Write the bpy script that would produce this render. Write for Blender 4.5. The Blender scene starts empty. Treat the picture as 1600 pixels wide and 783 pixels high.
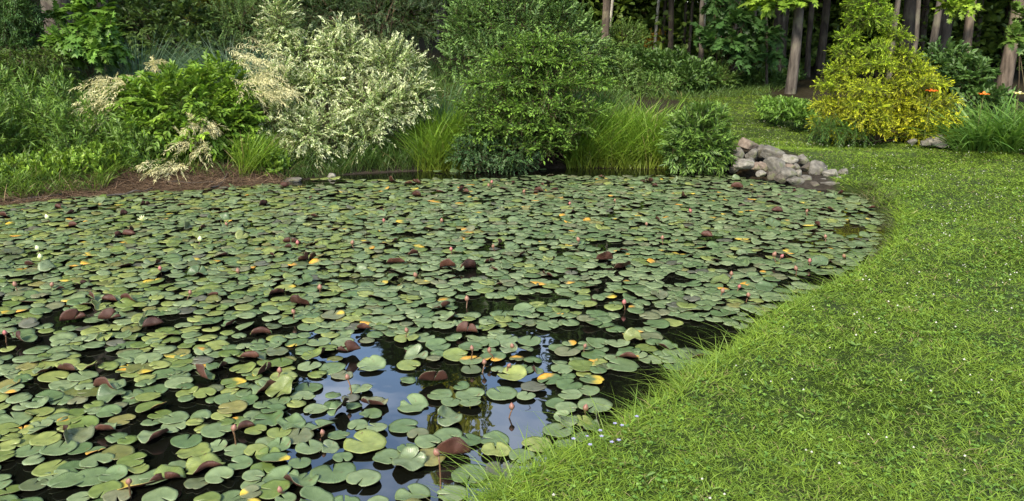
import bpy, math, random
import numpy as np
from mathutils import Vector, Matrix, Euler

# ------------------------------------------------------------------ camera, sky, sun, exposure
sc = bpy.context.scene
CZ, FPX, PITCH = 1.7, 1256.0, math.radians(14.8)
cam_d = bpy.data.cameras.new("camera")
cam = bpy.data.objects.new("camera", cam_d)
sc.collection.objects.link(cam)
cam.location = (0, 0, CZ)
cam.rotation_euler = (math.pi / 2 - PITCH, 0, 0)
cam_d.sensor_width = 36
cam_d.lens = 36 * FPX / 1600
cam_d.clip_end = 3000
sc.camera = cam

SUN_EL, SUN_AZ = math.radians(40), math.radians(-158)      # azimuth from +Y towards +X: behind and left of the viewer
world = bpy.data.worlds.new("World")
sc.world = world
world.use_nodes = True
wn, wl = world.node_tree.nodes, world.node_tree.links
wn.clear()
w_out = wn.new("ShaderNodeOutputWorld")
w_bg = wn.new("ShaderNodeBackground")
w_bg.inputs[1].default_value = 0.15
w_sky = wn.new("ShaderNodeTexSky")
w_sky.sky_type = 'NISHITA'
w_sky.sun_disc = False
w_sky.sun_elevation = SUN_EL
w_sky.sun_rotation = SUN_AZ
w_sky.air_density = 1.0
w_sky.dust_density = 0.7
w_sky.ozone_density = 0.7
w_tc = wn.new("ShaderNodeTexCoord")
w_sep = wn.new("ShaderNodeSeparateXYZ")
wl.new(w_tc.outputs["Generated"], w_sep.inputs[0])
w_add = wn.new("ShaderNodeMath"); w_add.operation = 'ADD'; w_add.inputs[1].default_value = 0.15
w_abs = wn.new("ShaderNodeMath"); w_abs.operation = 'ABSOLUTE'
wl.new(w_sep.outputs[2], w_abs.inputs[0]); wl.new(w_abs.outputs[0], w_add.inputs[0])
w_div = wn.new("ShaderNodeVectorMath"); w_div.operation = 'DIVIDE'
w_cmb = wn.new("ShaderNodeCombineXYZ")
for i in range(3):
    wl.new(w_add.outputs[0], w_cmb.inputs[i])
wl.new(w_tc.outputs["Generated"], w_div.inputs[0]); wl.new(w_cmb.outputs[0], w_div.inputs[1])
w_noise = wn.new("ShaderNodeTexNoise")
w_noise.inputs["Scale"].default_value = 2.3
w_noise.inputs["Detail"].default_value = 7
w_noise.inputs["Roughness"].default_value = 0.55
w_noise.inputs["Distortion"].default_value = 0.4
wl.new(w_div.outputs[0], w_noise.inputs["Vector"])
w_ramp = wn.new("ShaderNodeValToRGB")
w_ramp.color_ramp.elements[0].position = 0.49
w_ramp.color_ramp.elements[1].position = 0.80
w_ramp.color_ramp.elements[1].color = (0.6, 0.6, 0.6, 1)
wl.new(w_noise.outputs[0], w_ramp.inputs[0])
w_mix = wn.new("ShaderNodeMix"); w_mix.data_type = 'RGBA'
w_mix.inputs[7].default_value = (9.0, 9.4, 10.2, 1)
wl.new(w_ramp.outputs[0], w_mix.inputs[0]); wl.new(w_sky.outputs[0], w_mix.inputs[6])
wl.new(w_mix.outputs[2], w_bg.inputs[0])
wl.new(w_bg.outputs[0], w_out.inputs[0])

sun_d = bpy.data.lights.new("sun", 'SUN')
sun_d.energy = 2.7
sun_d.angle = math.radians(11)
sun_d.color = (1.0, 0.88, 0.70)
sun = bpy.data.objects.new("sun", sun_d)
sc.collection.objects.link(sun)
_sv = Vector((math.sin(SUN_AZ) * math.cos(SUN_EL), math.cos(SUN_AZ) * math.cos(SUN_EL), math.sin(SUN_EL)))
sun.rotation_euler = _sv.to_track_quat('Z', 'Y').to_euler()
sun.location = _sv * 60

sc.view_settings.view_transform = 'Standard'
sc.view_settings.look = 'None'
sc.view_settings.gamma = 1.0
sc.view_settings.use_curve_mapping = False
sc.view_settings.exposure = 1.7
sc.render.engine = 'CYCLES'
sc.cycles.max_bounces = 6
sc.cycles.diffuse_bounces = 3
sc.cycles.glossy_bounces = 3
sc.cycles.transmission_bounces = 4
sc.cycles.transparent_max_bounces = 4
sc.cycles.caustics_reflective = False
sc.cycles.caustics_refractive = False
sc.cycles.use_denoising = True

# ------------------------------------------------------------------ helpers
R = np.random.default_rng(20)
C = sc.collection.objects
cp, sp = math.cos(PITCH), math.sin(PITCH)
A = np.array
UP = A([0, 0, 1.0])


def ray(x, y):
    a, b = (x - 800) / FPX, -(y - 391.5) / FPX
    return A([a, cp + b * sp, -sp + b * cp])


def px(x, y, z=0.0):                      # point of the horizontal plane z seen at that place
    d = ray(x, y)
    return A([0, 0, CZ]) + d * ((z - CZ) / d[2])


def at(x, y, Y):                          # point at distance Y
    d = ray(x, y)
    return A([0, 0, CZ]) + d * (Y / d[1])


def proj(P):
    P = np.atleast_2d(P)
    X, Yv, Z = P[:, 0], P[:, 1], P[:, 2] - CZ
    dep = Yv * cp - Z * sp
    up = Yv * sp + Z * cp
    dep = np.maximum(dep, 1e-3)
    return 800 + FPX * X / dep, 391.5 - FPX * up / dep


def sines(x, y, seed, scale, octs=4):
    g = np.random.default_rng(seed)
    out = np.zeros_like(x, dtype=float)
    amp, tot = 1.0, 0
    f = 1.0 / scale
    for o in range(octs):
        for q in range(3):
            a = g.random() * 6.283
            k = f * (0.7 + 0.6 * g.random()) * 6.283
            out = out + amp * np.sin(k * (x * math.cos(a) + y * math.sin(a)) + g.random() * 6.283 + 1.3 * np.sin(k * 0.43 * (y * math.cos(a) - x * math.sin(a))))
        tot += amp * 1.7
        amp *= 0.6
        f *= 2.1
    return out / tot


def norm(v):
    return v / np.maximum(np.linalg.norm(v, axis=-1, keepdims=True), 1e-9)


def smooth(a, b, x):
    t = np.clip((x - a) / (b - a), 0, 1)
    return t * t * (3 - 2 * t)


def mesh(name, V, F, col=None, smooth_shade=False, mats=(), midx=None):
    V = np.ascontiguousarray(V, dtype=np.float32)
    F = np.ascontiguousarray(F, dtype=np.int32)
    me = bpy.data.meshes.new(name)
    k = F.shape[1]
    me.vertices.add(len(V)); me.vertices.foreach_set("co", V.ravel())
    me.loops.add(F.size); me.loops.foreach_set("vertex_index", F.ravel())
    me.polygons.add(len(F))
    me.polygons.foreach_set("loop_start", np.arange(0, F.size, k, dtype=np.int32))
    if smooth_shade:
        me.polygons.foreach_set("use_smooth", np.ones(len(F), dtype=bool))
    for m in mats:
        me.materials.append(m)
    if midx is not None:
        me.polygons.foreach_set("material_index", np.ascontiguousarray(midx, dtype=np.int32))
    me.update(calc_edges=True)
    if col is not None:
        at_ = me.color_attributes.new("col", 'FLOAT_COLOR', 'POINT')
        c4 = np.ones((len(V), 4), dtype=np.float32)
        c4[:, :3] = np.clip(col, 0, 1)
        at_.data.foreach_set("color", c4.ravel())
    me.validate()
    return me


def obj(name, me, parent=None, kind=None, loc=None):
    o = bpy.data.objects.new(name, me)
    C.link(o)
    if parent is not None:
        o.parent = parent
        if loc is None:
            o.matrix_parent_inverse = Matrix.Translation(-Vector(parent.location))
    if loc is not None:
        o.location = loc
    if kind:
        o["kind"] = kind
    return o


def tag(o, label, cat, group=None, kind=None):
    o["label"] = label
    o["category"] = cat
    if group:
        o["group"] = group
    if kind:
        o["kind"] = kind
    return o


def root(name, label, cat, loc, group=None):
    o = bpy.data.objects.new(name, None)
    o.empty_display_size = 0.1
    C.link(o)
    o.location = [float(v) for v in loc]
    return tag(o, label, cat, group)


# ------------------------------------------------------------------ materials
def new_mat(name):
    m = bpy.data.materials.new(name)
    m.use_nodes = True
    return m, m.node_tree.nodes, m.node_tree.links, m.node_tree.nodes["Principled BSDF"]


def leaf_mat(name, rough=0.5, trans=0.3, spec=0.35, gain=1.25):
    m, n, l, b = new_mat(name)
    a = n.new("ShaderNodeVertexColor"); a.layer_name = "col"
    l.new(a.outputs[0], b.inputs["Base Color"])
    b.inputs["Roughness"].default_value = rough
    b.inputs["Specular IOR Level"].default_value = spec
    if trans > 0:
        t = n.new("ShaderNodeBsdfTranslucent")
        h = n.new("ShaderNodeMix"); h.data_type = 'RGBA'; h.blend_type = 'MULTIPLY'; h.inputs[0].default_value = 1
        h.inputs[7].default_value = (gain * 1.05, gain * 1.1, gain * 0.6, 1)
        l.new(a.outputs[0], h.inputs[6]); l.new(h.outputs[2], t.inputs[0])
        mx = n.new("ShaderNodeMixShader"); mx.inputs[0].default_value = trans
        l.new(b.outputs[0], mx.inputs[1]); l.new(t.outputs[0], mx.inputs[2])
        l.new(mx.outputs[0], n["Material Output"].inputs[0])
    return m


M_LEAF = leaf_mat("leaf", 0.5, 0.33)
M_GRASS = leaf_mat("grass_blade", 0.45, 0.35, 0.3)
M_DRY = leaf_mat("dry_plant", 0.8, 0.1, 0.1)
M_PALE = leaf_mat("plume", 0.8, 0.25, 0.1, 1.1)


def bark_mat(name, c1, c2, scale=9.0):
    m, n, l, b = new_mat(name)
    tc = n.new("ShaderNodeTexCoord")
    mp = n.new("ShaderNodeMapping"); mp.inputs["Scale"].default_value = (1, 1, 0.22)
    l.new(tc.outputs["Object"], mp.inputs[0])
    no = n.new("ShaderNodeTexNoise"); no.inputs["Scale"].default_value = scale; no.inputs["Detail"].default_value = 8
    no.inputs["Roughness"].default_value = 0.65
    l.new(mp.outputs[0], no.inputs["Vector"])
    n2 = n.new("ShaderNodeTexNoise"); n2.inputs["Scale"].default_value = 2.2; n2.inputs["Detail"].default_value = 5
    l.new(tc.outputs["Object"], n2.inputs["Vector"])
    r = n.new("ShaderNodeValToRGB")
    r.color_ramp.elements[0].position = 0.36; r.color_ramp.elements[0].color = (*c1, 1)
    r.color_ramp.elements[1].position = 0.66; r.color_ramp.elements[1].color = (*c2, 1)
    l.new(no.outputs[0], r.inputs[0])
    mx = n.new("ShaderNodeMix"); mx.data_type = 'RGBA'
    rr = n.new("ShaderNodeValToRGB"); rr.color_ramp.elements[0].position = 0.55; rr.color_ramp.elements[1].position = 0.7
    l.new(n2.outputs[0], rr.inputs[0]); l.new(rr.outputs[0], mx.inputs[0])
    l.new(r.outputs[0], mx.inputs[6]); mx.inputs[7].default_value = (c2[0] * 1.1, c2[1] * 1.25, c2[2], 1)   # lichen
    l.new(mx.outputs[2], b.inputs["Base Color"])
    b.inputs["Roughness"].default_value = 0.9
    b.inputs["Specular IOR Level"].default_value = 0.15
    bp = n.new("ShaderNodeBump"); bp.inputs["Strength"].default_value = 0.8; bp.inputs["Distance"].default_value = 0.03
    l.new(no.outputs[0], bp.inputs["Height"]); l.new(bp.outputs[0], b.inputs["Normal"])
    return m


M_BARK = bark_mat("bark_grey_brown", (0.026, 0.022, 0.018), (0.115, 0.10, 0.084))
M_BARKD = bark_mat("bark_dark", (0.018, 0.015, 0.012), (0.075, 0.062, 0.05))
M_BARKW = bark_mat("bark_warm", (0.032, 0.025, 0.019), (0.135, 0.108, 0.084))
M_BIRCH = bark_mat("bark_pale", (0.12, 0.11, 0.09), (0.38, 0.36, 0.31), 5)
M_TWIG = bark_mat("twig", (0.03, 0.022, 0.014), (0.10, 0.075, 0.045), 20)
M_GTWIG = bark_mat("green_twig", (0.05, 0.06, 0.02), (0.11, 0.13, 0.04), 20)

# ground
M_GROUND, n, l, b = new_mat("ground_earth")
va = n.new("ShaderNodeVertexColor"); va.layer_name = "col"
tc = n.new("ShaderNodeTexCoord")
no = n.new("ShaderNodeTexNoise"); no.inputs["Scale"].default_value = 14; no.inputs["Detail"].default_value = 9
no.inputs["Roughness"].default_value = 0.7
l.new(tc.outputs["Object"], no.inputs["Vector"])
rp = n.new("ShaderNodeValToRGB"); rp.color_ramp.elements[0].position = 0.3; rp.color_ramp.elements[0].color = (0.45, 0.45, 0.45, 1)
rp.color_ramp.elements[1].position = 0.72; rp.color_ramp.elements[1].color = (1.25, 1.25, 1.25, 1)
l.new(no.outputs[0], rp.inputs[0])
mx = n.new("ShaderNodeMix"); mx.data_type = 'RGBA'; mx.blend_type = 'MULTIPLY'; mx.inputs[0].default_value = 1
l.new(va.outputs[0], mx.inputs[6]); l.new(rp.outputs[0], mx.inputs[7]); l.new(mx.outputs[2], b.inputs["Base Color"])
b.inputs["Roughness"].default_value = 0.95; b.inputs["Specular IOR Level"].default_value = 0.1
bp = n.new("ShaderNodeBump"); bp.inputs["Strength"].default_value = 1.0; bp.inputs["Distance"].default_value = 0.04
l.new(no.outputs[0], bp.inputs["Height"]); l.new(bp.outputs[0], b.inputs["Normal"])

# water
M_WATER, n, l, b = new_mat("pond_water")
va = n.new("ShaderNodeVertexColor"); va.layer_name = "col"
l.new(va.outputs[0], b.inputs["Base Color"])
b.inputs["Roughness"].default_value = 0.015
b.inputs["IOR"].default_value = 1.55
b.inputs["Specular IOR Level"].default_value = 1.0
tc = n.new("ShaderNodeTexCoord")
no = n.new("ShaderNodeTexNoise"); no.inputs["Scale"].default_value = 3.5; no.inputs["Detail"].default_value = 2
l.new(tc.outputs["Object"], no.inputs["Vector"])
bp = n.new("ShaderNodeBump"); bp.inputs["Strength"].default_value = 0.05; bp.inputs["Distance"].default_value = 0.03
l.new(no.outputs[0], bp.inputs["Height"]); l.new(bp.outputs[0], b.inputs["Normal"])


# lily pads: waxy top and maroon underside are two materials on a leaf with thickness
def pad_mat(name, rough, spec, top):
    m, n, l, b = new_mat(name)
    va = n.new("ShaderNodeVertexColor"); va.layer_name = "col"
    uv = n.new("ShaderNodeUVMap"); uv.uv_map = "pad"
    sep = n.new("ShaderNodeSeparateXYZ"); l.new(uv.outputs[0], sep.inputs[0])   # u = angle in turns, v = radius
    ml = n.new("ShaderNodeMath"); ml.operation = 'MULTIPLY'; ml.inputs[1].default_value = 22 * math.pi * 2
    l.new(sep.outputs[0], ml.inputs[0])
    sn = n.new("ShaderNodeMath"); sn.operation = 'COSINE'; l.new(ml.outputs[0], sn.inputs[0])
    pw = n.new("ShaderNodeMath"); pw.operation = 'POWER'; pw.inputs[1].default_value = 14
    ab = n.new("ShaderNodeMath"); ab.operation = 'ABSOLUTE'; l.new(sn.outputs[0], ab.inputs[0]); l.new(ab.outputs[0], pw.inputs[0])
    tc = n.new("ShaderNodeTexCoord")
    no = n.new("ShaderNodeTexNoise"); no.inputs["Scale"].default_value = 26; no.inputs["Detail"].default_value = 6
    l.new(tc.outputs["Object"], no.inputs["Vector"])
    rp = n.new("ShaderNodeValToRGB")
    rp.color_ramp.elements[0].position = 0.32; rp.color_ramp.elements[0].color = (0.72, 0.74, 0.7, 1)
    rp.color_ramp.elements[1].position = 0.68; rp.color_ramp.elements[1].color = (1.18, 1.15, 1.15, 1)
    l.new(no.outputs[0], rp.inputs[0])
    mx = n.new("ShaderNodeMix"); mx.data_type = 'RGBA'; mx.blend_type = 'MULTIPLY'; mx.inputs[0].default_value = 1
    l.new(va.outputs[0], mx.inputs[6]); l.new(rp.outputs[0], mx.inputs[7])
    sn2 = n.new("ShaderNodeTexNoise"); sn2.inputs["Scale"].default_value = 38; sn2.inputs["Detail"].default_value = 3
    l.new(tc.outputs["Object"], sn2.inputs["Vector"])
    sr = n.new("ShaderNodeValToRGB"); sr.color_ramp.elements[0].position = 0.66; sr.color_ramp.elements[1].position = 0.74
    l.new(sn2.outputs[0], sr.inputs[0])
    sm_ = n.new("ShaderNodeMix"); sm_.data_type = 'RGBA'; l.new(sr.outputs[0], sm_.inputs[0]); l.new(mx.outputs[2], sm_.inputs[6])
    sm_.inputs[7].default_value = (0.085, 0.05, 0.022, 1)          # brown spots of decay
    mx = sm_
    vm = n.new("ShaderNodeMix"); vm.data_type = 'RGBA'
    fm = n.new("ShaderNodeMath"); fm.operation = 'MULTIPLY'; fm.inputs[1].default_value = 0.28
    l.new(pw.outputs[0], fm.inputs[0]); l.new(fm.outputs[0], vm.inputs[0])
    l.new(mx.outputs[2], vm.inputs[6])
    vm.inputs[7].default_value = (0.17, 0.25, 0.10, 1) if top else (0.09, 0.035, 0.025, 1)
    l.new(vm.outputs[2], b.inputs["Base Color"])
    n3 = n.new("ShaderNodeTexNoise"); n3.inputs["Scale"].default_value = 9; n3.inputs["Detail"].default_value = 4
    l.new(tc.outputs["Object"], n3.inputs["Vector"])
    rm = n.new("ShaderNodeMapRange"); rm.inputs[3].default_value = rough - 0.1; rm.inputs[4].default_value = rough + 0.15
    l.new(n3.outputs[0], rm.inputs[0]); l.new(rm.outputs[0], b.inputs["Roughness"])
    b.inputs["Specular IOR Level"].default_value = spec
    ad = n.new("ShaderNodeMath"); ad.operation = 'ADD'; l.new(no.outputs[0], ad.inputs[0]); l.new(fm.outputs[0], ad.inputs[1])
    bp = n.new("ShaderNodeBump"); bp.inputs["Strength"].default_value = 0.35; bp.inputs["Distance"].default_value = 0.006
    l.new(ad.outputs[0], bp.inputs["Height"]); l.new(bp.outputs[0], b.inputs["Normal"])
    return m


M_PAD = pad_mat("lily_pad_top", 0.34, 0.42, True)
M_PADU = pad_mat("lily_pad_underside", 0.5, 0.22, False)
M_BUD = leaf_mat("lily_bud", 0.5, 0.1, 0.4)

M_ROCK, n, l, b = new_mat("fieldstone")
va = n.new("ShaderNodeVertexColor"); va.layer_name = "col"
tc = n.new("ShaderNodeTexCoord")
no = n.new("ShaderNodeTexNoise"); no.inputs["Scale"].default_value = 12; no.inputs["Detail"].default_value = 10; no.inputs["Roughness"].default_value = 0.68
l.new(tc.outputs["Object"], no.inputs["Vector"])
rp = n.new("ShaderNodeValToRGB")
rp.color_ramp.elements[0].position = 0.3; rp.color_ramp.elements[0].color = (0.45, 0.43, 0.4, 1)
rp.color_ramp.elements[1].position = 0.7; rp.color_ramp.elements[1].color = (1.45, 1.42, 1.35, 1)
l.new(no.outputs[0], rp.inputs[0])
mx = n.new("ShaderNodeMix"); mx.data_type = 'RGBA'; mx.blend_type = 'MULTIPLY'; mx.inputs[0].default_value = 1
l.new(va.outputs[0], mx.inputs[6]); l.new(rp.outputs[0], mx.inputs[7]); 
n4 = n.new("ShaderNodeTexNoise"); n4.inputs["Scale"].default_value = 7; n4.inputs["Detail"].default_value = 6
l.new(tc.outputs["Object"], n4.inputs["Vector"])
r4 = n.new("ShaderNodeValToRGB"); r4.color_ramp.elements[0].position = 0.56; r4.color_ramp.elements[1].position = 0.70
l.new(n4.outputs[0], r4.inputs[0])
m4 = n.new("ShaderNodeMix"); m4.data_type = 'RGBA'; l.new(r4.outputs[0], m4.inputs[0]); l.new(mx.outputs[2], m4.inputs[6]); m4.inputs[7].default_value = (0.075, 0.085, 0.035, 1)
l.new(m4.outputs[2], b.inputs["Base Color"])

b.inputs["Roughness"].default_value = 0.88; b.inputs["Specular IOR Level"].default_value = 0.25
bp = n.new("ShaderNodeBump"); bp.inputs["Strength"].default_value = 0.9; bp.inputs["Distance"].default_value = 0.03
l.new(no.outputs[0], bp.inputs["Height"]); l.new(bp.outputs[0], b.inputs["Normal"])

# ------------------------------------------------------------------ pond outline and terrain
near_edge = [(690, 792), (745, 748), (800, 716), (860, 688), (925, 655), (975, 625), (1030, 590), (1080, 560), (1130, 520),
             (1180, 488), (1240, 455), (1300, 425), (1350, 400)]
right_end = [(1380, 375), (1390, 347), (1378, 318), (1350, 300)]
far_edge = [(1310, 297), (1265, 297), (1215, 289), (1160, 276), (1110, 270), (1050, 266), (950, 264), (850, 265), (750, 267), (650, 269),
            (560, 273), (480, 281), (430, 287), (300, 297), (200, 302), (100, 310), (0, 322), (-150, 345), (-400, 400)]
POND = [px(x, y, 0.12)[:2] for x, y in near_edge] + [px(x, y, 0.06)[:2] for x, y in right_end] + [px(x, y, 0.0)[:2] for x, y in far_edge]
POND += [A(v) for v in [(-7.2, 3.6), (-6.6, 1.9), (-5.0, 0.9), (-3.2, 0.7), (-1.7, 1.1), (-0.8, 1.8)]]
POND = np.array(POND)
# round the outline off
for _ in range(2):
    q = np.roll(POND, -1, 0)
    POND = np.stack([POND * 0.75 + q * 0.25, POND * 0.25 + q * 0.75], 1).reshape(-1, 2)


_c = POND.mean(0)
_dir = norm(POND - _c)
POND = POND + _dir * (0.05 * sines(POND[:, 0], POND[:, 1], 401, 1.1, 3))[:, None]


def inside(P, poly):
    x, y = P[:, 0], P[:, 1]
    res = np.zeros(len(P), bool)
    a = poly
    b_ = np.roll(poly, -1, 0)
    for (x1, y1), (x2, y2) in zip(a, b_):
        if y1 == y2:
            continue
        cond = ((y1 > y) != (y2 > y)) & (x < (x2 - x1) * (y - y1) / (y2 - y1) + x1)
        res ^= cond
    return res


def pond_sd(P):
    P = np.asarray(P, float)
    d = np.full(len(P), 1e9)
    for a, b_ in zip(POND, np.roll(POND, -1, 0)):
        ab = b_ - a
        t = np.clip(((P - a) @ ab) / max(ab @ ab, 1e-9), 0, 1)
        d = np.minimum(d, np.hypot(P[:, 0] - a[0] - t * ab[0], P[:, 1] - a[1] - t * ab[1]))
    return np.where(inside(P, POND), -d, d)


ROCKC = px(1215, 262, 0.1)[:2]


def ground_z(P):
    P = np.asarray(P, float)
    x, y = P[:, 0], P[:, 1]
    s = pond_sd(P)
    far = smooth(6.5, 9.5, y - 0.25 * np.maximum(x - 1.5, 0)) * (1 - smooth(1.5, 4.5, x))
    bank = 0.10 * smooth(0, 0.14, s) * (1 - far) + 0.16 * smooth(0, 0.55, s) * far
    rise = ((0.016 + 0.026 * smooth(9, 14, y)) * (1 - far) + (0.055 + 0.06 * (1 - smooth(-2.6, -0.4, x))) * far) * np.clip(s - 0.3, 0, 14)
    mound = 0.13 * np.exp(-(((x - ROCKC[0]) / 1.3) ** 2 + ((y - ROCKC[1] - 0.55) / 0.7) ** 2)) * smooth(0, 0.7, s)
    und = 0.03 * sines(x, y, 5, 3.0, 3) * smooth(0.2, 2, s)
    pit = -0.03 - 0.5 * smooth(0, 1.6, -s)
    return np.where(s > 0, -0.03 + bank + 0.03 * smooth(0, 0.1, s) + rise + mound + und, pit)


def gz(p):
    return float(ground_z(np.array([[p[0], p[1]]]))[0])


def gp(x, y):                               # where the line of sight meets the ground
    z = 0.15
    for _ in range(12):
        p = px(x, y, z)
        z = 0.5 * z + 0.5 * gz(p)
    return A([p[0], p[1], gz(p)])


def axis(lo, hi, a, b_, step):
    core = np.arange(a, b_ + step / 2, step)
    out = [core]
    v, s_ = core[-1], step
    up_ = []
    while v < hi:
        s_ *= 1.22; v += s_; up_.append(v)
    v, s_ = core[0], step
    dn = []
    while v > lo:
        s_ *= 1.22; v -= s_; dn.append(v)
    return np.concatenate([dn[::-1], core, up_])


gx = axis(-900, 900, -9.5, 9.5, 0.11)
gy = axis(-900, 900, 0.0, 15.0, 0.11)
GX, GY = np.meshgrid(gx, gy)
GP = np.stack([GX.ravel(), GY.ravel()], 1)
GZ = ground_z(GP)
GS = pond_sd(GP)

LAWN = [px(x, y, 0.2)[:2] for x, y in [(1900, 285), (1600, 240), (1480, 222), (1380, 206), (1270, 188), (1205, 170), (1190, 152), (1110, 140),
                                      (1000, 141), (925, 150), (925, 163), (1060, 172), (1125, 205)]]
LAWN += [px(x, y, 0.15)[:2] for x, y in [(1130, 222), (1180, 236), (1240, 250), (1290, 268), (1335, 290)]]
LAWN += [px(1345, 310, 0.05)[:2], px(1380, 345, 0.05)[:2]]
LAWN += [px(x, y, 0.12)[:2] + A([-0.05, 0.05]) for x, y in near_edge[::-1]]
LAWN += [A(v) for v in [(-1.3, 1.3), (-0.6, -2), (6, -2), (9.5, 6)]]
LAWN = np.array(LAWN)

lawn_m = inside(GP, LAWN)
nz = sines(GP[:, 0], GP[:, 1], 9, 1.7)
col = np.empty((len(GP), 3))
col[:] = (0.030, 0.026, 0.014)                                             # leaf litter
col += 0.010 * nz[:, None]
lc = A([0.035, 0.055, 0.013]) + 0.012 * nz[:, None]
col = np.where(lawn_m[:, None], lc, col)
bankw = (smooth(-0.3, 0.02, GS) * (1 - smooth(0.5, 1.4, GS)) * (~lawn_m))[:, None]
leftw = (1 - smooth(-3.6, -2.4, GP[:, 0]))[:, None]
mud = A([0.028, 0.022, 0.014]) * (1 - leftw) + A([0.055, 0.036, 0.025]) * leftw
col = col * (1 - bankw) + (mud + 0.012 * nz[:, None]) * bankw
col = np.where((GS < -0.3)[:, None], A([0.02, 0.016, 0.008]), col)
nx_, ny_ = len(gx), len(gy)
ii = (np.arange(ny_ - 1)[:, None] * nx_ + np.arange(nx_ - 1)[None]).ravel()
GF = np.stack([ii, ii + 1, ii + nx_ + 1, ii + nx_], 1)
ground = obj("ground", mesh("ground", np.column_stack([GP, GZ]), GF, col, True, [M_GROUND]), kind="structure")

# water sheet: a grid clipped to the pond (it ends inside the bank)
wx = np.arange(POND[:, 0].min() - 0.3, POND[:, 0].max() + 0.3, 0.12)
wy = np.arange(POND[:, 1].min() - 0.3, POND[:, 1].max() + 0.3, 0.12)
WX, WY = np.meshgrid(wx, wy)
WP = np.stack([WX.ravel(), WY.ravel()], 1)
WS = pond_sd(WP)
ii = (np.arange(len(wy) - 1)[:, None] * len(wx) + np.arange(len(wx) - 1)[None]).ravel()
WF = np.stack([ii, ii + 1, ii + len(wx) + 1, ii + len(wx)], 1)
WF = WF[(WS[WF] < 0.16).any(1)]
used, inv = np.unique(WF.ravel(), return_inverse=True)
WF = inv.reshape(-1, 4)
sh = px(1335, 365, 0)[:2]
shal = np.exp(-(((WP[:, 0] - sh[0]) / 0.7) ** 2 + ((WP[:, 1] - sh[1]) / 0.9) ** 2)) * 0.9
shal = np.clip(np.maximum(shal, 0.12 * smooth(-0.25, 0.0, WS)), 0, 1)[:, None]
wcol = A([0.0035, 0.004, 0.0025]) * (1 - shal) + A([0.020, 0.016, 0.007]) * shal
water = obj("pond_water", mesh("pond_water", np.column_stack([WP, np.zeros(len(WP))])[used], WF, wcol[used], True, [M_WATER]), kind="structure")


# ------------------------------------------------------------------ plant-building kit
def perp(v, rng):
    r = rng.normal(size=v.shape)
    return norm(np.cross(v, r))


def leaves(P, D, N, ln, w, col, fold=0.25, curl=0.0, shape=4):
    """P base, D direction, N normal (all n,3), ln and w (n,), col (n,3) -> V,F,C"""
    n_ = len(P)
    S = norm(np.cross(D, N))
    N = norm(np.cross(S, D))
    ln = np.broadcast_to(ln, n_)[:, None]
    w = np.broadcast_to(w, n_)[:, None]
    tip = P + D * ln - N * ln * curl
    if shape == 4:
        m_ = P + D * ln * 0.45
        V = np.stack([P, m_ + S * w * 0.5 + N * w * fold, tip, m_ - S * w * 0.5 + N * w * fold], 1)
        f = A([[0, 2, 1], [0, 3, 2]])
    elif shape == 6:
        m1 = P + D * ln * 0.28
        m2 = P + D * ln * 0.66 - N * ln * curl * 0.4
        V = np.stack([P, m1 + S * w * 0.46 + N * w * fold, m2 + S * w * 0.42 + N * w * fold, tip,
                      m2 - S * w * 0.42 + N * w * fold, m1 - S * w * 0.46 + N * w * fold], 1)
        f = A([[0, 3, 2], [0, 2, 1], [0, 4, 3], [0, 5, 4]])
    else:                                   # five-lobed maple leaf
        cpt = P + D * ln * 0.35
        prof = [(-0.02, 0.0), (0.05, 0.28), (0.28, 0.50), (0.40, 0.24), (0.72, 0.46), (0.66, 0.14), (1.0, 0.0)]
        pts = [(a, b_) for a, b_ in prof] + [(a, -b_) for a, b_ in prof[-2:0:-1]]
        V = [cpt] + [P + D * ln * a + S * w * b_ - N * (abs(b_) * w * 0.25 + ln * curl * a) for a, b_ in pts]
        V = np.stack(V, 1)
        k = len(pts)
        f = A([[0, 1 + (i + 1) % k, 1 + i] for i in range(k)])
    nv = V.shape[1]
    F = (np.arange(n_)[:, None, None] * nv + f[None]).reshape(-1, 3)
    return V.reshape(-1, 3), F, np.repeat(col, nv, 0)


def blades(P, D, ln, w, bend, col, base_col=None, seg=2, side=None, rng=R):
    """grass blades: base P, lean direction D (unit), bend amount (n,)"""
    n_ = len(P)
    ln = np.broadcast_to(ln, n_); w = np.broadcast_to(w, n_); bend = np.broadcast_to(bend, n_)
    H = D.copy(); H[:, 2] = 0
    H = norm(H + 1e-6)
    if side is None:
        a = rng.random(n_) * 6.283
        side = np.stack([np.cos(a), np.sin(a), np.zeros(n_)], 1)
    V, Cc = [], []
    for i in range(seg + 1):
        t = i / seg
        p = P + D * (ln * t)[:, None] + (H * 0.9 - UP * 0.55) * (bend * ln * t * t)[:, None]
        c = col if base_col is None else base_col * (1 - t) + col * t
        if i < seg:
            ww = w * (1 - 0.55 * t * t) * (0.8 if i == 0 else 1) * 0.5
            V += [p - side * ww[:, None], p + side * ww[:, None]]
            Cc += [c, c]
        else:
            V.append(p); Cc.append(c)
    V = np.stack(V, 1)
    f = []
    for i in range(seg - 1):
        a = 2 * i
        f += [[a, a + 1, a + 3], [a, a + 3, a + 2]]
    f.append([2 * seg - 2, 2 * seg - 1, 2 * seg])
    nv = 2 * seg + 1
    F = (np.arange(n_)[:, None, None] * nv + A(f)[None]).reshape(-1, 3)
    return V.reshape(-1, 3), F, np.stack(Cc, 1).reshape(-1, 3)


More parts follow.
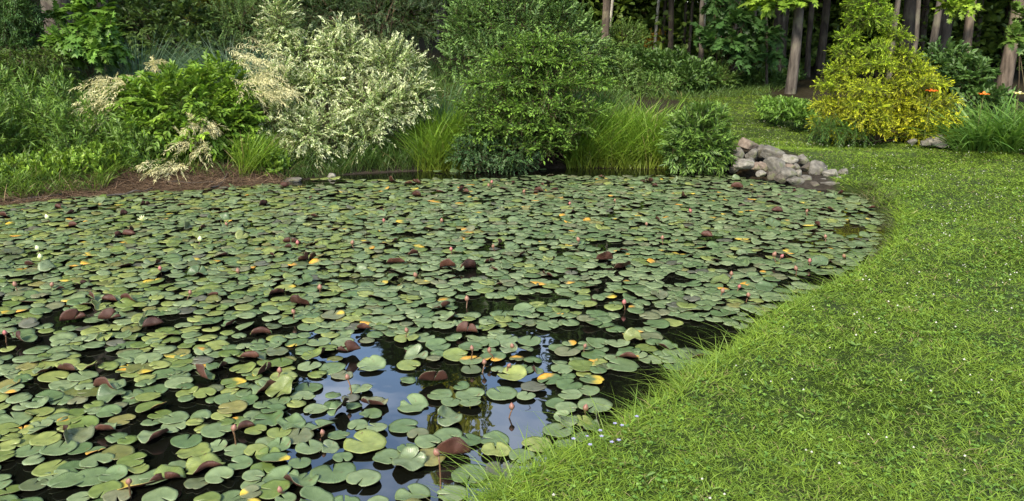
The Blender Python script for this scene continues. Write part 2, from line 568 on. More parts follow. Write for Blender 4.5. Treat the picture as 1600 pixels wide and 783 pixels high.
def tube(pts, rad, sides=6):
    pts = np.asarray(pts, float); rad = np.asarray(rad, float)
    tg = norm(np.gradient(pts, axis=0))
    ref = np.where(np.abs(tg[:, 2:3]) > 0.9, A([[1.0, 0, 0]]), A([[0, 0, 1.0]]))
    u = norm(np.cross(ref, tg)); v = np.cross(tg, u)
    a = np.arange(sides) / sides * 2 * math.pi
    V = pts[:, None] + rad[:, None, None] * (np.cos(a)[None, :, None] * u[:, None] + np.sin(a)[None, :, None] * v[:, None])
    k = len(pts)
    F = []
    for i in range(k - 1):
        for j in range(sides):
            j2 = (j + 1) % sides
            p, q, r_, s_ = i * sides + j, i * sides + j2, (i + 1) * sides + j2, (i + 1) * sides + j
            F += [[p, q, r_], [p, r_, s_]]
    V = np.concatenate([V.reshape(-1, 3), pts[-1:]])
    top = (k - 1) * sides
    F += [[top + j, top + (j + 1) % sides, len(V) - 1] for j in range(sides)]
    return V, A(F)


def thin_twigs(S, E, r0, r1):
    """many straight three-sided twigs"""
    n_ = len(S)
    D = norm(E - S)
    u = perp(D, np.random.default_rng(3)); v = np.cross(D, u)
    V = []
    for a in (0, 2.094, 4.189):
        o_ = u * math.cos(a) + v * math.sin(a)
        V += [S + o_ * r0, E + o_ * r1]
    V = np.stack(V, 1)
    f = A([[0, 2, 3], [0, 3, 1], [2, 4, 5], [2, 5, 3], [4, 0, 1], [4, 1, 5]])
    return V.reshape(-1, 3), (np.arange(n_)[:, None, None] * 6 + f[None]).reshape(-1, 3)


def join(parts):
    Vs, Fs, Cs, o_ = [], [], [], 0
    for p in parts:
        Vs.append(p[0]); Fs.append(p[1] + o_); o_ += len(p[0])
        if len(p) > 2:
            Cs.append(p[2])
    return np.concatenate(Vs), np.concatenate(Fs), (np.concatenate(Cs) if Cs else None)


def lump(x, y, rx, ry, Y, depth=None):      # an ellipsoid of a plant's volume: centre and radii in metres at distance Y
    c = at(x, y, Y)
    s = Y / FPX / cp * 1.0
    rx_, ry_ = rx * s, ry * s
    return (c[0], c[1], c[2], rx_, depth if depth else min(rx_, 0.9), ry_)


def sample_lumps(rng, lumps, n_, shell=0.55, keep=0.8):
    L = np.array(lumps)
    w = (L[:, 3] * L[:, 5] + L[:, 3] * L[:, 4] + L[:, 4] * L[:, 5])
    m = int(n_ * 2.2)
    k = rng.choice(len(L), m, p=w / w.sum())
    d = norm(rng.normal(size=(m, 3)))
    r = shell + (1 - shell) * rng.random(m) ** 0.6
    P = L[k, :3] + d * r[:, None] * L[k, 3:]
    N = norm(d / L[k, 3:])
    inner = np.full(m, 9.0)
    for j in range(len(L)):
        q = np.linalg.norm((P - L[j, :3]) / L[j, 3:], axis=1)
        inner = np.minimum(inner, np.where(k == j, 9, q))
    ok = (inner > keep) | (rng.random(m) < 0.25)
    ok &= P[:, 2] > ground_z(P[:, :2]) + 0.02
    P, N, k = P[ok][:n_], N[ok][:n_], k[ok][:n_]
    return P, N, k


def spray_leaves(rng, S, D, L, k, ln, w, N, ang=0.9, droop=0.0, jit=0.25, t0=0.1, shape=4, c0=None, c1=None, cj=0.18, tipc=None, fold=0.25, curl=0.1, sprayj=0.15):
    n_ = len(S)
    L = np.broadcast_to(L, n_)
    t = (np.arange(k)[None] + rng.random((n_, k))) / k * (1 - t0) + t0
    down = A([0, 0, -1.0])
    P = S[:, None] + D[:, None] * (L[:, None] * t)[..., None] + down * (droop * L[:, None] * t * t)[..., None]
    T = norm(D[:, None] + down * (2 * droop * t)[..., None])
    Sd = norm(np.cross(T, N[:, None] + 1e-5))
    sg = np.where((np.arange(k) % 2) == 0, 1.0, -1.0)[None, :, None]
    a = ang * (1 - 0.5 * t) * (0.8 + 0.4 * rng.random((n_, k)))
    ld = norm(T * np.cos(a)[..., None] + Sd * sg * np.sin(a)[..., None] + jit * rng.normal(size=(n_, k, 3)) * 0.6)
    lnn = norm(N[:, None] + jit * rng.normal(size=(n_, k, 3)))
    mixv = np.clip(rng.random((n_, 1)) * 0.7 + rng.random((n_, k)) * 0.3, 0, 1)[..., None]
    col = c0 * (1 - mixv) + c1 * mixv
    if tipc is not None:
        tw = smooth(0.35, 1.0, t + 0.25 * rng.normal(size=t.shape))[..., None]
        col = col * (1 - tw) + tipc * tw
    col = col * (1 + sprayj * rng.normal(size=(n_, 1, 1))) * (1 + cj * rng.normal(size=(n_, k, 1)))
    col = np.clip(col, 0.004, 0.9)
    lnv = ln * (0.7 + 0.6 * rng.random((n_, k)))
    wv = w * (0.75 + 0.5 * rng.random((n_, k)))
    V, F, Cc = leaves(P.reshape(-1, 3), ld.reshape(-1, 3), lnn.reshape(-1, 3), lnv.ravel(), wv.ravel(), col.reshape(-1, 3), fold, curl, shape)
    E = S + D * L[:, None] + down * (droop * L)[:, None]
    return (V, F, Cc), E


def shrub(name, label, cat, base, lumps, n_, L, k, ln, w, c0, c1, seed, tipc=None, droop=0.1, flat=0.3, upw=0.4, shape=4, ang=0.9, jit=0.25, mat=None, twigmat=None, stems=9, stem_r=0.014, group=None,
          shell=0.5, cj=0.18, extra=None, twig_r=0.0022, fold=0.25, out=1.0, sprayj=0.15, rot=0.35, hz=1.0):
    rng = np.random.default_rng(seed)
    base = A([base[0], base[1], gz(base)])
    rt = root(name, label, cat, base, group)
    P, No, kk = sample_lumps(rng, lumps, n_, shell)
    D = norm(No * A([1, 1, hz]) * out + UP * upw + rot * rng.normal(size=No.shape))
    Nn = norm(UP * flat + No * (1 - flat) * 0.6 + 0.35 * rng.normal(size=No.shape) * (1 - flat * 0.6) + UP * 0.15)
    Ls = L * (0.6 + 0.7 * rng.random(len(P)))
    S = P - D * Ls[:, None] * 0.55
    fol, E = spray_leaves(rng, S, D, Ls, k, ln, w, Nn, ang, droop, jit, 0.1, shape, A(c0), A(c1), cj, None if tipc is None else A(tipc), fold, sprayj=sprayj)
    fo = obj("foliage", mesh("foliage", *fol, mats=[mat or M_LEAF]), rt, "stuff")
    tw = [thin_twigs(S, E, twig_r * 1.4, twig_r * 0.6)]
    # stems from the base into each volume
    Lm = np.array(lumps)
    for i in range(stems):
        j = rng.integers(len(Lm))
        tgt = Lm[j, :3] + norm(rng.normal(size=3)) * Lm[j, 3:] * 0.65
        tgt[2] = max(tgt[2], base[2] + 0.12)
        b0 = base + A([rng.normal() * 0.07, rng.normal() * 0.07, -0.04])
        mid = b0 * 0.5 + tgt * 0.5 + A([0, 0, 0.12 * np.linalg.norm(tgt - b0)]) + rng.normal(size=3) * 0.05
        ts = np.linspace(0, 1, 7)[:, None]
        pts = b0 * (1 - ts) ** 2 + 2 * mid * ts * (1 - ts) + tgt * ts ** 2
        tw.append(tube(pts, stem_r * (1 - 0.75 * ts[:, 0]), 5))
        # side branches
        for q in range(4):
            a = pts[rng.integers(3, 7)]
            near_ = S[rng.integers(len(S), size=60)]
            e = near_[np.argmin(np.linalg.norm(near_ - a, axis=1))]
            tw.append(tube(np.stack([a, (a + e) / 2 + A([0, 0, 0.03]), e]), A([stem_r * 0.4, stem_r * 0.3, stem_r * 0.15]), 4))
    V, F, _ = join(tw)
    obj("stems", mesh("stems", V, F, None, True, [twigmat or M_TWIG]), rt)
    return rt


def trunk_mesh(h, r, seed, lean=(0, 0), sides=14, flare=0.18):
    g = np.random.default_rng(seed)
    t = np.linspace(0, 1, 15)
    z = -0.25 + t * (h + 0.25)
    wob = np.cumsum(g.normal(size=(15, 2)) * 0.012 * h / 6, 0)
    pts = np.column_stack([lean[0] * t * h + wob[:, 0], lean[1] * t * h + wob[:, 1], z])
    rad = r * (1 - 0.62 * t) * (1 + flare * np.exp(-np.maximum(z, 0) / (r * 1.8)))
    V, F = tube(pts, rad, sides)
    V[:-1] += (V[:-1] - np.repeat(pts, sides, 0)) * (0.09 * sines(V[:-1, 0] * 9 + V[:-1, 1] * 4, V[:-1, 2] * 1.2, seed, 2.0, 2))[:, None]
    return V, F, pts, rad


# crowns for the wood: four shapes whose mesh data the trees share
def crown_mesh(seed, c0, c1, n_=5200, size=0.36, conifer=False):
    g = np.random.default_rng(seed)
    if conifer:
        t = g.random(n_) ** 0.75
        z = t
        rr = (1 - t) * 0.95 + 0.05
        tier = 0.72 + 0.28 * np.cos((z * 15 % 1.0) * 6.283 * 0.5) ** 2
        a = g.random(n_) * 6.283
        rad = rr * tier * np.sqrt(0.15 + 0.85 * g.random(n_))
        P = np.column_stack([np.cos(a) * rad * 3.2, np.sin(a) * rad * 3.2, z * 12.0 - 0.35 * rad])
        D = norm(np.column_stack([np.cos(a), np.sin(a), -0.25 + 0 * a]) + 0.35 * g.normal(size=(n_, 3)))
        N = norm(UP + 0.4 * g.normal(size=(n_, 3)))
        ln, w = size * 1.5 * (0.6 + 0.8 * g.random(n_)), size * 0.5
    else:
        m = 34
        cen = norm(g.normal(size=(m, 3))) * (0.45 + 0.5 * g.random((m, 1))) * A([2.6, 2.6, 4.2]) + A([0, 0, 5.0])
        cr = 0.75 + 0.75 * g.random(m)
        k = g.integers(m, size=n_)
        d = norm(g.normal(size=(n_, 3)))
        P = cen[k] + d * (cr[k] * (0.35 + 0.65 * g.random(n_) ** 0.5))[:, None] * A([1.1, 1.1, 0.75])
        D = norm(d + 0.6 * g.normal(size=(n_, 3)) - UP * 0.2)
        N = norm(UP * 0.8 + d * 0.5 + 0.5 * g.normal(size=(n_, 3)))
        ln, w = size * (0.6 + 0.8 * g.random(n_)), size * 0.75 * (0.7 + 0.6 * g.random(n_))
    mv = g.random((n_, 1))
    col = (A(c0) * (1 - mv) + A(c1) * mv) * (1 + 0.2 * g.normal(size=(n_, 1)))
    V, F, Cc = leaves(P, D, N, ln, w, np.clip(col, 0.004, 0.6), 0.2, 0.12, 4 if conifer else 6)
    return mesh("crown", V, F, Cc, mats=[M_LEAF])


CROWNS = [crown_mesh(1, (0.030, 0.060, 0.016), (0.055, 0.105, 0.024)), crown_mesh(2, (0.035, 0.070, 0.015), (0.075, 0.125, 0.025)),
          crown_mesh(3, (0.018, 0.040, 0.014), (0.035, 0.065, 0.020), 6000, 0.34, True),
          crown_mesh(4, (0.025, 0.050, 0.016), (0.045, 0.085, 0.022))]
CROWN_SUN = crown_mesh(5, (0.24, 0.28, 0.03), (0.38, 0.38, 0.04))  # leaf colour brightened to carry the full sunlight on this crown


def limb_mesh(h0, h1, r, seed):
    g = np.random.default_rng(seed)
    out = []
    for i in range(11):
        z = h0 + (h1 - h0) * (i + g.random()) / 11
        a = g.random() * 6.283
        L_ = (1.1 + 1.3 * g.random()) * (1.1 - 0.5 * (z - h0) / (h1 - h0))
        d = A([math.cos(a), math.sin(a), 0.45])
        p0 = A([0, 0, z])
        out.append(tube(np.stack([p0, p0 + d * L_ * 0.5, p0 + d * L_ + A([0, 0, 0.15])]), A([r * 0.4, r * 0.25, r * 0.08]), 5))
    return join(out)[:2]


LIMBS = {}


def tree(name, label, x, y, h, r, seed, bark, crown, z0=4.0, spread=1.0, lean=(0, 0), group=None, cat="tree"):
    b0 = A([x, y, gz((x, y))])
    rt = root(name, label, cat, b0, group)
    V, F, pts, rad = trunk_mesh(h * 0.93, r, seed, lean)
    tk = obj("trunk", mesh("trunk", V, F, None, True, [bark]), rt, loc=(0, 0, 0))
    top = h - z0
    key = (round(z0), round(top), id(bark))
    if key not in LIMBS:
        V, F = limb_mesh(z0 * 0.9, z0 + top * 0.85, r, seed)
        LIMBS[key] = mesh("limbs", V, F, None, True, [bark])
    lo = obj("limbs", LIMBS[key], tk, loc=(lean[0] * (z0 + top * 0.4), lean[1] * (z0 + top * 0.4), 0))
    co = obj("crown", crown, rt, "stuff", loc=(lean[0] * (z0 + top * 0.5), lean[1] * (z0 + top * 0.5), z0 - (0 if crown is CROWNS[2] else top * 0.04)))
    zs = top / (12.0 if crown is CROWNS[2] else 9.8)
    co.scale = (spread * 1.0, spread * 1.0, zs)
    co.rotation_euler = (0, 0, seed * 1.7)
    return rt


# ------------------------------------------------------------------ the wood
def tx(xp, Y):
    return at(xp, 60, Y)[0]


TREES = [
    # px, Y, height, radius, bark, crown, z0, spread, lean, label
    (95, 13.6, 17, 0.27, M_BARK, 0, 5.6, 1.0, (0, 0), "thick grey trunked tree behind the young evergreen at the far bank"),
    (170, 14.8, 16, 0.11, M_BARKD, 3, 5.6, 0.85, (0, 0), "slim dark trunked tree just behind the maple sapling"),
    (683, 24, 8.0, 0.05, M_BARK, 1, 3.6, 0.5, (0, 0), "very thin grey tree beyond the dark hedge and willow"),
    (941, 22, 15, 0.125, M_BARKW, 0, 5.2, 0.5, (0, 0), "straight brown trunk behind the layered green shrub"),
    (952, 23.5, 12, 0.05, M_BIRCH, 1, 5.5, 0.45, (0.012, 0), "thin pale tree pressed against the brown trunk"),
    (1019, 27, 15, 0.06, M_BIRCH, 1, 5.5, 0.75, (0.05, 0), "leaning whitish birch trunk among dark trunks"),
    (1033, 27.5, 15, 0.07, M_BARKD, 3, 5, 1.1, (0, 0), "dark trunk just beside the whitish birch"),
    (1048, 26, 17, 0.11, M_BARKD, 0, 5, 1.3, (0, 0), "thickest of the dark trunks between birch and grey pole tree"),
    (1062, 27, 15, 0.06, M_BARKD, 3, 5, 1.0, (0, 0), "thin black trunk beside the thickest dark trunk"),
    (1076, 26, 14, 0.06, M_BARKD, 0, 5, 1.0, (0.01, 0), "thin dark trunk left of the grey pole tree"),
    (1094, 21.5, 16, 0.08, M_BARK, 1, 5, 1.2, (0, 0), "grey pole tree rising from the fern covered edge"),
    (1100, 22, 9, 0.022, M_BIRCH, 1, 4.5, 0.5, (0, 0), "pale stick-thin sapling beside the grey pole tree"),
    (1154, 22.5, 17, 0.12, M_BARK, 0, 5, 1.3, (0, 0), "grey brown trunk, left one of the close pair"),
    (1171, 22, 16, 0.10, M_BARK, 3, 5, 1.1, (0, 0), "grey brown trunk, right one of the close pair"),
    (1207, 20.5, 8, 0.04, M_BARK, 1, 4.2, 0.6, (-0.09, 0), "thin grey sapling leaning towards the close pair"),
    (1221, 21.5, 10, 0.05, M_BARK, 3, 4.5, 0.7, (0, 0), "thin straight sapling left of the maple trunk"),
    (1243, 18.6, 17, 0.135, M_BARK, 1, 3.9, 1.3, (0.004, 0), "grey maple with bare trunk at the edge of the lawn"),
    (1268, 22.5, 16, 0.09, M_BARKD, 0, 5, 1.2, (0, 0), "dark trunk just right of the lawn edge maple"),
    (1286, 24, 17, 0.14, M_BARKD, 3, 5, 1.3, (0, 0), "broad dark trunk left of the golden cypress"),
    (1400, 17.5, 13, 0.07, M_BARK, 3, 4.5, 1.0, (0, 0), "grey trunk showing through the top of the golden cypress"),
    (1434, 17, 11, 0.06, M_BARK, 1, 4.5, 0.8, (-0.04, 0), "thin grey leaning trunk right of the golden cypress"),
    (1455, 16.2, 14, 0.085, M_BARK, 0, 4.5, 1.1, (0.01, 0), "grey trunk rising behind the green shrub beside the cypress"),
    (1517, 15.8, 17, 0.10, M_BARKW, 1, 4.5, 1.2, (0.006, 0), "tall tan trunk above the daylilies"),
    (1580, 17, 18, 0.155, M_BARKW, 0, 4.8, 1.3, (0.01, 0), "thick reddish brown trunk at the right edge of the wood"),
]
for i, (xp, Y, h, r, bk, cr, z0, spd, ln_, lab) in enumerate(TREES):
    tree("forest_tree", lab, tx(xp, Y), Y, h, r * 0.86, 100 + i, bk, CROWNS[cr], z0, spd, ln_, "trees of the wood")

# deeper rows, whose trunks merge into the dark of the wood
g = np.random.default_rng(77)
deep = []
for i in range(900):
    Y = 19 + 34 * g.random()
    X = (-0.95 + 1.95 * g.random()) * Y
    az = math.degrees(math.atan2(X, Y))
    if Y < 26 and -27 < az < 24:
        continue
    if -4 < X < 4 and Y < 26:
        continue
    if any((X - a) ** 2 + (Y - b_) ** 2 < 5.5 for a, b_ in deep):
        continue
    if any((X - tx(t[0], t[1])) ** 2 + (Y - t[1]) ** 2 < 2.0 for t in TREES):
        continue
    gap = -20 < az < 7
    if gap and Y < 30:
        continue
    deep.append((X, Y))
    h = 0.30 * Y + g.random() * 1.5 if gap else 14 + 6 * g.random()
    cr = int(g.choice([0, 1, 2, 3]))
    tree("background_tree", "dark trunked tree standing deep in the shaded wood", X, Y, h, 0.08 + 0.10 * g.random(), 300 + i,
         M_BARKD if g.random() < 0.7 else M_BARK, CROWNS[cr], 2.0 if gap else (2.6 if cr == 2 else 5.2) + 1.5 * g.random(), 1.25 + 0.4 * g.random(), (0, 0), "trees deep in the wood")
    if len(deep) >= 95:
        break
# wood on either flank, outside the picture but mirrored and shading
for i, (X, Y, h, cr, z0, sp_) in enumerate([(-9.5, 15.5, 17, 2, 2.2, 1.2), (-12.5, 17.5, 19, 0, 4.5, 1.5), (-10.4, 18.5, 17, 2, 1.5, 1.1), (-13.5, 12.0, 18, 1, 4.0, 1.5), (-15.5, 8.5, 17, 0, 3.6, 1.5),
                                        (-12.2, 21.5, 20, 3, 3.5, 1.4), (12.5, 16.5, 18, 0, 4, 1.4), (14.5, 13.5, 18, 3, 4, 1.5), (15.5, 19, 19, 1, 4, 1.5), (10.5, 20.5, 19, 3, 4, 1.4), (7.6, 23.5, 18, 0, 4.6, 1.2)]):
    tree("flanking_tree", "tall full crowned tree at the side of the pond clearing", X, Y, h, 0.2, 700 + i, M_BARKD, CROWNS[cr], z0, sp_, (0, 0), "tall trees beside the clearing")
tree("sunlit_tree", "sunlit yellow green tree mirrored in the open water", -2.3, 28, 14.6, 0.16, 801, M_BARK, CROWN_SUN, 4.8, 0.45)

# woodland understorey: one leafy mass that closes the view under the canopy
g = np.random.default_rng(88)
n_ = 80000
Y = 23.5 + 36 * g.random(n_) ** 1.3
X = (-1.05 + 2.1 * g.random(n_)) * Y
Z = (3.4 + 0.085 * (Y - 25) ** 1.15) * g.random(n_) ** 1.15 + 0.05
P = np.column_stack([X, Y, ground_z(np.column_stack([X, Y])) + Z])
D = norm(g.normal(size=(n_, 3)) * A([1, 1, 0.5])); N = norm(UP + 0.6 * g.normal(size=(n_, 3)))
mv = g.random((n_, 1))
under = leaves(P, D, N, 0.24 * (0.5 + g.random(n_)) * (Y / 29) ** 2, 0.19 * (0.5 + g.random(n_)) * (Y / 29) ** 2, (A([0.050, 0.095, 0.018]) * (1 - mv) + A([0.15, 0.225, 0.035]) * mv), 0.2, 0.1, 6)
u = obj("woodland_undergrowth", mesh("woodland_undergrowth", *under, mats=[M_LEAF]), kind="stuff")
tag(u, "dark leafy understorey filling the depth of the wood", "undergrowth")
#PART2

# ------------------------------------------------------------------ shrubs and plants round the pond
G1, G2 = (0.050, 0.100, 0.022), (0.085, 0.150, 0.030)
shrub("dappled_willow", "rounded dappled willow with cream white and green leaves on the far bank", "shrub", at(545, 245, 11.1),
      [lump(438, 40, 26, 48, 11.4), lump(470, 85, 30, 34, 11.4), lump(540, 85, 50, 34, 11.3), lump(610, 100, 52, 38, 11.2), lump(640, 145, 34, 40, 11.0), lump(590, 160, 58, 36, 10.8), lump(510, 130, 44, 34, 11.1),
       lump(440, 130, 38, 34, 10.9), lump(430, 185, 44, 40, 10.6), lump(495, 205, 55, 42, 10.5), lump(560, 205, 36, 22, 10.6), lump(465, 235, 40, 16, 10.4), lump(530, 50, 26, 22, 11.5)],
      2500, 0.34, 22, 0.044, 0.0155, (0.12, 0.195, 0.048), (0.22, 0.30, 0.088), 11, tipc=(0.49, 0.525, 0.31), droop=0.16, flat=0.4, upw=0.5, ang=0.95, stems=20, stem_r=0.016, shell=0.35, sprayj=0.26, rot=0.5, jit=0.28)

gb = shrub("goatsbeard_plant", "broad bright green leafy plant with drooping cream plumes at the far bank", "plant", at(295, 240, 10.4),
           [lump(290, 158, 95, 50, 10.4), lump(225, 165, 50, 45, 10.2), lump(345, 145, 48, 50, 10.6), lump(320, 200, 60, 35, 10.1), lump(250, 200, 55, 32, 10.0), lump(375, 190, 28, 45, 10.2)],
           820, 0.30, 11, 0.085, 0.042, (0.075, 0.150, 0.018), (0.170, 0.270, 0.028), 12, droop=0.25, flat=0.75, upw=0.25, ang=1.0, shape=6, stems=14, stem_r=0.009, twigmat=M_GTWIG, jit=0.2)


def plume(rt, xp, yp, Y, size, lean, seed, c=(0.54, 0.51, 0.29)):
    g = np.random.default_rng(seed)
    c0 = at(xp, yp, Y)
    s = 1.12 * size * Y / FPX
    m = 34
    S = np.repeat(c0[None], m, 0) + g.normal(size=(m, 3)) * A([0.35, 0.3, 0.14]) * s + A([-lean * 0.3 * s, 0, 0.2 * s])
    D = norm(A([lean, -0.4, 0.05]) + 0.55 * g.normal(size=(m, 3)) * A([1, 1, 0.55]))
    f, E = spray_leaves(g, S, D, s * (0.5 + 0.4 * g.random(m)), 22, 0.055, 0.0075, norm(UP + 0.5 * g.normal(size=(m, 3))), 1.1, 0.35, 0.35, 0.05, 4, A(c) * 0.85, A(c) * 1.12, 0.12)
    p = obj("plume", mesh("plume", *f, mats=[M_PALE]), rt, "stuff")
    return p


for i, a in enumerate([(168, 140, 10.0, 34, -1), (155, 172, 9.9, 38, -1), (140, 190, 9.8, 20, -1), (246, 104, 10.9, 16, 0.5), (405, 96, 10.5, 48, 1), (418, 128, 10.35, 44, 1), (432, 150, 10.3, 34, 1),
                       (318, 200, 9.75, 24, 0.4), (300, 232, 9.65, 40, -0.4), (258, 268, 9.45, 36, -0.6), (198, 128, 10.3, 18, 0.6)]):
    plume(gb, *a, 900 + i)

HERB = [(12, 232, 9.6, 26, 75), (48, 212, 9.9, 26, 80), (84, 222, 9.8, 24, 70), (112, 236, 9.6, 24, 62), (150, 226, 9.7, 26, 62), (26, 276, 9.05, 30, 30), (70, 275, 9.15, 28, 30), (114, 268, 9.3, 30, 30), (162, 258, 9.45, 30, 32),
        (200, 236, 9.6, 26, 44), (225, 248, 9.55, 22, 30), (100, 165, 10.6, 30, 50), (45, 160, 10.8, 30, 45), (8, 165, 10.6, 26, 50), (160, 185, 10.2, 24, 40), (-40, 225, 9.3, 40, 85), (-110, 230, 9.0, 50, 85), (4, 284, 8.95, 24, 20), (50, 284, 9.05, 24, 18), (94, 278, 9.15, 26, 20), (140, 268, 9.35, 24, 20), (190, 252, 9.6, 26, 20), (390, 240, 10.0, 26, 24), (420, 252, 9.95, 24, 18)]
HLAB = ["tall leafy weed at the left edge of the far bank", "tall leafy weed second from the left on the far bank", "upright leafy weed left of the pale plumes", "leafy weed below the lowest left plume",
        "upright leafy weed beside the lowest left plume", "low weed by the brown bank at the left edge", "low light green weed above the brown straw, second from left", "low rounded light green weed above the brown straw",
        "low broad leaved weed right of the rounded one above the straw", "dark lance leaved weed under the goatsbeard", "small weed at the water side of the goatsbeard", "leafy weed behind the upper left plume",
        "leafy weed in front of the layered evergreen", "leafy weed under the layered evergreen at the left edge", "thin weed between the two left plumes", "big weed on the bank just outside the left edge",
        "large weed on the bank further outside the left edge", "small low weed at the waterline by the left edge", "small weed at the waterline above the driftwood", "small weed at the waterline below the rounded one",
        "small weed at the brown straw right of the rounded one", "small bright weed at the foot of the dark lance leaved weed", "small weed under the left side of the willow", "small weed at the waterline under the willow"]
for i, (xp, yp, Y, rx, ry) in enumerate(HERB):
    light = i in (5, 6, 7, 8) or i > 16
    c0, c1 = ((0.10, 0.18, 0.02), (0.20, 0.30, 0.035)) if light else ((0.065, 0.13, 0.022), (0.135, 0.225, 0.034))
    shrub("leafy_weed", HLAB[i], "weed", at(xp, yp + ry * 0.8, Y + 0.1), [lump(xp, yp, rx, ry, Y), lump(xp + 8, yp + ry * 0.4, rx * 1.1, ry * 0.6, Y)],
          130 if not light else 150, 0.30 if not light else 0.16, 12, 0.075 if not light else 0.05, 0.020 if not light else 0.026, c0, c1, 40 + i, droop=0.12, flat=0.4, upw=1.3, ang=1.05,
          shape=6 if light else 4, stems=7, stem_r=0.005, twigmat=M_GTWIG, group="weeds on the far bank")

shrub("young_hemlock", "young feathery evergreen tree at the left edge before the thick trunk", "tree", at(24, 120, 12.4),
      [lump(25, 68, 44, 9, 12.4), lump(22, 48, 40, 8, 12.4), lump(26, 28, 38, 8, 12.4), lump(24, 10, 32, 8, 12.4), lump(24, -12, 28, 9, 12.4), lump(25, -40, 20, 12, 12.4), lump(24, -70, 9, 16, 12.4)],
      620, 0.30, 24, 0.045, 0.016, (0.035, 0.085, 0.026), (0.080, 0.150, 0.035), 61, twig_r=0.0012, droop=0.2, flat=0.9, upw=-0.05, ang=1.2, stems=8, stem_r=0.02)
shrub("low_hemlock", "low spreading evergreen with drooping layered boughs at the left edge", "shrub", at(40, 140, 11.8),
      [lump(20, 88, 42, 9, 11.8), lump(45, 100, 50, 9, 11.6), lump(20, 118, 46, 10, 11.4), lump(70, 84, 36, 9, 12.0), lump(80, 112, 30, 9, 11.7), lump(-30, 100, 40, 14, 11.6)],
      760, 0.30, 24, 0.042, 0.016, (0.040, 0.080, 0.018), (0.095, 0.150, 0.026), 62, twig_r=0.0012, droop=0.4, flat=0.9, upw=0.0, ang=1.2, stems=8, stem_r=0.02)
shrub("maple_sapling", "bright green maple sapling with wide layered leaves between two trunks", "tree", at(142, 112, 12.6),
      [lump(140, 15, 26, 18, 12.6), lump(150, 42, 40, 10, 12.5), lump(135, 60, 48, 10, 12.4), lump(145, 76, 48, 10, 12.4), lump(120, 68, 40, 10, 12.6), lump(92, 22, 15, 6, 12.9), lump(142, -20, 26, 16, 12.6)],
      230, 0.26, 8, 0.13, 0.13, (0.055, 0.125, 0.020), (0.125, 0.225, 0.030), 63, droop=0.15, flat=0.92, upw=0.1, ang=1.0, shape=11, stems=8, stem_r=0.014, jit=0.18)

shrub("dark_viburnum", "dark leafy shrub in shade behind the ornamental grass", "shrub", at(260, 105, 14.5),
      [lump(240, 40, 50, 40, 14.8), lump(280, 70, 50, 25, 14.5), lump(300, 40, 36, 40, 15.0), lump(200, 20, 26, 40, 15.2)],
      520, 0.35, 10, 0.10, 0.05, (0.040, 0.075, 0.020), (0.085, 0.135, 0.034), 64, droop=0.3, flat=0.8, shape=6, stems=9)
shrub("sunlit_yellow_bush", "yellowish bush, leaves coloured as if sunlit, far behind the dark shrub", "bush", at(315, 70, 19),
      [lump(315, 10, 34, 22, 19), lump(300, -20, 40, 20, 19)], 320, 0.35, 10, 0.09, 0.05, (0.16, 0.17, 0.02), (0.34, 0.32, 0.04), 65, shape=6)  # bright yellow leaf colour includes the sunlight on these leaves
shrub("green_backdrop_bush", "soft mid green bush behind the left ornamental grasses", "bush", at(370, 100, 15.5),
      [lump(375, 35, 55, 45, 15.5), lump(420, 30, 45, 55, 16.0), lump(340, 65, 40, 25, 15.0)],
      760, 0.32, 14, 0.05, 0.018, (0.075, 0.140, 0.038), (0.125, 0.205, 0.055), 66, upw=0.6)
shrub("dark_hedge", "dense dark evergreen hedge behind the top of the willow", "hedge", at(590, 80, 17.5),
      [lump(520, 25, 55, 40, 17.5), lump(600, 20, 60, 40, 17.3), lump(650, 30, 42, 38, 17.6), lump(470, 0, 50, 30, 18), lump(560, -40, 90, 40, 18), lump(660, -30, 50, 40, 18)],
      1500, 0.32, 14, 0.055, 0.02, (0.030, 0.060, 0.022), (0.065, 0.110, 0.034), 67, upw=0.2, droop=0.2, stems=12, stem_r=0.03)
shrub("tall_backdrop_shrub", "large soft green shrub filling the top centre behind the layered shrub", "shrub", at(800, 110, 14.2),
      [lump(740, 45, 48, 50, 14.2), lump(800, 25, 60, 50, 14.2), lump(860, 45, 60, 50, 14.4), lump(780, 85, 60, 35, 13.8), lump(905, 75, 40, 38, 14.4), lump(720, 90, 30, 30, 14.0), lump(820, -35, 80, 45, 14.4)],
      2000, 0.34, 12, 0.065, 0.026, (0.055, 0.112, 0.030), (0.100, 0.180, 0.046), 68, tipc=(0.13, 0.225, 0.055), upw=0.6, flat=0.5, stems=16, stem_r=0.02)
shrub("layered_shrub", "spreading dark green shrub with layered horizontal boughs over the water", "shrub", at(830, 240, 10.9),
      [lump(852, 66, 46, 7, 11.2), lump(815, 92, 60, 8, 11.0), lump(890, 98, 50, 7, 11.2), lump(785, 128, 62, 8, 10.8), lump(868, 128, 58, 8, 10.9), lump(925, 130, 26, 6, 11.1), lump(770, 165, 56, 8, 10.6), lump(845, 165, 60, 8, 10.6), lump(905, 170, 40, 7, 10.7),
       lump(800, 192, 62, 8, 10.5), lump(875, 200, 52, 7, 10.5), lump(835, 222, 60, 7, 10.5), lump(760, 205, 40, 8, 10.5), lump(835, 150, 50, 55, 11.5)],
      2000, 0.36, 14, 0.058, 0.024, (0.045, 0.098, 0.018), (0.090, 0.165, 0.028), 69, tipc=(0.135, 0.235, 0.034), droop=0.05, flat=0.95, upw=0.12, ang=1.0, stems=22, stem_r=0.015, sprayj=0.25, hz=0.15, rot=0.18, jit=0.2)
